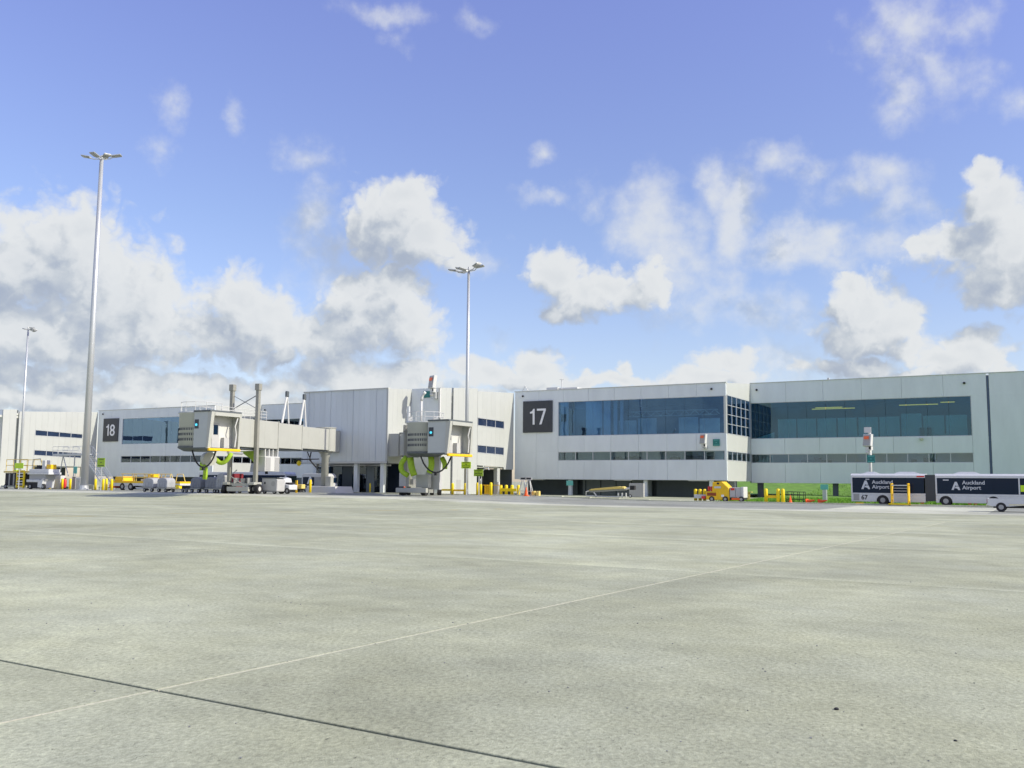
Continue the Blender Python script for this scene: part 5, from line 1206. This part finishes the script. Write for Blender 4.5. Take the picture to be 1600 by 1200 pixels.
# ground power unit + tug right of the bogie
a = gp(408.5, 80.5, 771); t = thing('power_cart', 'pale grey wheeled ground power unit right of the left airbridge column', 'power unit', a)
MB().prism([(0, .35), (2.3, .3), (2.35, 1.6), (2.1, 1.75), (0, 1.8)], 'y', 0, 1.3).build('casing', 'box', t, bev=.05); MB().tube((1.75, -.02, 1.15), (1.75, .0, 1.15), .3, n=16).build('fan_grille', 'mesh', t); MB().box(.35, .6, -.02, 0, 1.1, 1.35).build('meter', 'sign', t); MB().box(-.05, 2.35, -.03, 1.33, 1.76, 1.84).build('lid', 'bridge_d', t)
wheel(t, .4, .1, .25, .25, .15); wheel(t, 1.9, .1, .25, .25, .15); MB().box(.05, 2.3, .0, 1.2, .25, .35).build('skid', 'steel', t)
a = gp(434, 82.0, 771); t = thing('baggage_tug', 'small white baggage tug with big wheel behind the power unit', 'tug', a)
MB().prism([(0, .45), (1.7, .45), (1.7, 1.0), (.9, 1.15), (.75, 1.75), (.1, 1.9), (0, 1.2)], 'y', 0, 1.4).build('body', 'paint', t, bev=.06); wheel(t, .5, .08, .42, .42, .24, 'num'); wheel(t, 1.4, .08, .34, .34, .2, 'mesh'); MB().box(.95, 1.5, .2, 1.2, 1.12, 1.3).build('seat', 'rubber', t)
# yellow cross barrier by the pedestal
a = gp(450, 90, 771); t = thing('cross_barrier', 'dull yellow wheeled stand with upright post beside the airbridge pedestal', 'barrier', a)
MB().box(0, 2.2, 0, .7, .5, 1.05).build('body', 'yellow_p', t, bev=.05); q = gp(463.5, 90, 771)-a; MB().box(q.x-.13, q.x+.13, -.14, -.01, 0, 1.55).build('post', 'yellow_o', t); MB().box(.3, 1.9, .05, .65, .1, .5).build('wheel_block', 'rubber', t)
bollard(484.5, 94.6, 'yellow bollard behind the airbridge pedestal in front of the navy van', 1.25)
# caution pennant hanging from the boom under the tunnel
p = PY(466, 718, 96.5); t = thing('warning_boom', 'horizontal dark boom with a hanging yellow ball under the left tunnel', 'boom', p)
MB().tube((0, 0, 0), (3.6, 0, .05), .09, .06).build('arm', 'rubber', t); MB().lathe((.15, 0, -.85), [(.08, 0), (.28, .15), (.3, .5), (.1, .7)], 10).build('hanging_ball', 'yellow', t, smooth=True)
# belt / tow-bar trailer in front of the undercroft
a = gp(915, 113, 778); t = thing('conveyor_trailer', 'long low trailer with tilted yellowed conveyor in front of the dark undercroft', 'trailer', a)
def TX(px): return PY(px, 770, 113).x-a.x
def TZ(py, px=950): return PY(px, py, 113).z
pr = [(TX(920), TZ(768)), (TX(975), TZ(764.5)), (TX(975), TZ(762.5)), (TX(965), TZ(761)), (TX(930), TZ(764.5)), (TX(921), TZ(766.5))]
MB().prism(pr, 'y', 0, 1.0).build('conveyor_bed', 'yellow_p', t); MB().prism([(TX(921), TZ(771)), (TX(975), TZ(767)), (TX(975), TZ(764.8)), (TX(920), TZ(768.3))], 'y', .1, .9).build('side_frame', 'ladder' if False else 'steel', t)
for k in range(8): x = TX(924)+k*(TX(972)-TX(924))/7; z = TZ(766.5)+k*(TZ(762.2)-TZ(766.5))/7; MB().tube((x, -.04, z), (x, 1.04, z), .09, n=8).build('roller', 'yellow_p', t)
MB().path([(TX(920), 0, TZ(769)), (TX(916), 0, TZ(770)), (TX(915.5), 0, TZ(776.5)), (TX(927), 0, TZ(776.5))], .09, 6).build('tail_hoop', 'unit', t); MB().tube((TX(927), 0, TZ(776.8)), (TX(968), 0, TZ(777.5)), .07).build('lower_rail', 'unit', t); MB().tube((TX(928), 0, TZ(771)), (TX(932), 0, TZ(776)), .09).build('strut', 'unit', t)
for px in (966, 972, 978): MB().box(TX(px)-.08, TX(px)+.08, -.05, .1, 0, TZ(771)).build('jack_leg', 'unit', t)
MB().tube((TX(975), .5, TZ(765)), (TX(985), .5, TZ(763)), .13).build('tow_arm', 'unit', t); MB().obox((TX(986.5), .5, TZ(763)), (.6, .5, .55)).build('motor', 'rubber', t); wheel(t, TX(984), .2, .2, .2, .12, 'num'); wheel(t, TX(930), .2, .2, .2, .12)
a = gp(983, 120, 779); b = gp(1005.5, 120, 779); o = MB().box(0, b.x-a.x, 0, .5, 0, 1.85).build('plant_cabinet', 'mesh', None, bev=.03); o.location = a; tag(o, 'plain grey green cabinet behind the right end of the conveyor trailer', 'cabinet')

# yellow loader tug with boxes
a = gp(1103, 102, 783); t = thing('cargo_tug', 'bright yellow cargo tug with sloped cab and grey boxes before the white return wall', 'tug', a)
def UX(px): return PY(px, 775, 102).x-a.x
def UZ(py): return PY(1130, py, 102).z
MB().prism([(UX(1112), UZ(768)), (UX(1113), UZ(753.5)), (UX(1128), UZ(752.3)), (UX(1138), UZ(762)), (UX(1139), UZ(782)), (UX(1112), UZ(781))], 'y', .1, 1.7).build('cab', 'yellow_o', t, bev=.05)
MB().box(UX(1103), UX(1120), 0, 1.8, UZ(781), UZ(768)).build('front_body', 'yellow_o', t, bev=.05); MB().box(UX(1105), UX(1119), -.02, 0, UZ(775), UZ(770)).build('dark_panel', 'rust', t)
MB().box(UX(1105), UX(1108), .2, .6, UZ(768), UZ(760)).box(UX(1109.5), UX(1112), .2, .6, UZ(768), UZ(760)).build('red_lamp', 'red', t, bev=.05)
MB().box(UX(1120), UX(1123.5), .07, .1, UZ(757), UZ(754)).build('porthole', 'rubber', t); MB().box(UX(1116), UX(1126), .06, .1, UZ(763), UZ(760)).build('white_label', 'unit', t); MB().box(UX(1127), UX(1131), -.03, .02, UZ(776.5), UZ(773)).build('headlight', 'num', t)
MB().box(UX(1139.3), UX(1148), .2, 1.6, UZ(777), UZ(761.5)).build('side_box', 'box', t, bev=.03); MB().box(UX(1148.5), UX(1157), .2, 1.6, UZ(777), UZ(761.5)).build('side_box', 'box', t, bev=.03); MB().box(UX(1157.3), UX(1161.5), .15, 1.65, UZ(777.5), UZ(760.5)).build('end_box', 'unit', t, bev=.03)
MB().box(UX(1141), UX(1147), .17, .19, UZ(766), UZ(762.5)).build('red_label', 'red', t)
MB().box(UX(1139.5), UX(1161), .2, 1.6, .25, UZ(777.8)).build('tow_deck', 'rubber', t); MB().box(UX(1143), UX(1156), -.05, .18, UZ(781), UZ(778)).build('red_bar', 'orange', t, bev=.02)
MB().box(UX(1083), UX(1103), .3, 1.1, .35, .75).build('rear_frame', 'unit', t); MB().box(UX(1096), UX(1101.5), .0, .28, .3, .6).build('red_step', 'red', t)
for px in (1112, 1133, 1158): wheel(t, UX(px), .12, .3, .3)
# small yellow trestle
a = gp(1163, 108, 783); t = thing('trestle', 'small yellow trestle between the tug and the grass', 'trestle', a)
q = gp(1173, 108, 783)-a; MB().box(-.1, q.x+.1, 0, .5, 1.0, 1.08).build('top', 'yellow_p', t)
for x in (.25, q.x-.25):
    for y in (0, .42): MB().box(x-.05, x+.05, y, y+.08, 0, 1.0).build('leg', 'yellow_p', t)
# tube trolley
a = gp(1228.5, 104.5, 784); t = thing('tube_trolley', 'black tube trolley frame standing on the grass behind the upright cone', 'trolley', a)
q = gp(1256, 104.5, 784)-a; L_ = q.x
fr = MB()
for y in (0, .8):
    for z in (.35, .8, 1.15): fr.tube((0, y, z), (L_, y, z), .035, n=6)
    for k in range(4): fr.tube((L_*k/3, y, .05), (L_*k/3, y, 1.15), .035, n=6)
for k in range(4): fr.tube((L_*k/3, 0, .35), (L_*k/3, .8, .35), .03, n=6)
fr.build('frame', 'rubber', t); [wheel(t, x, .05, .12, .12, .06) for x in (.15, L_-.15)]
# hanging lamp arm by the white wall
a = gp(752, 104, 774); t = thing('lamp_post', 'short grey post with a bent lamp arm behind the orange panels', 'lamp', a)
MB().tube((0, 0, 0), (0, 0, 3.0), .06).build('post', 'galv', t); MB().path([(0, 0, 2.9), (.5, 0, 3.4), (1.0, 0, 3.5), (1.1, 0, 3.2)], .07).build('arm', 'galv', t); MB().box(-.35, .2, -.15, .1, 2.4, 3.0).build('junction_box', 'galv', t)
# hydrant set left of the barrier
a = gp(677, 96.8, 774); t = thing('hydrant_stand', 'small pale hydrant stand left of the barrier by the white wall', 'hydrant', a)
MB().tube((0, 0, 0), (0, 0, 1.9), .1).build('riser', 'galv', t); MB().box(-.28, .28, -.12, .12, 1.3, 1.6).build('valve', 'unit', t, bev=.04); MB().lathe((0, 0, 1.9), [(.15, 0), (.18, .25), (.05, .4)], 10).build('cap', 'unit', t)
for o in bpy.data.objects:
    if '_w' in o: del o['_w']
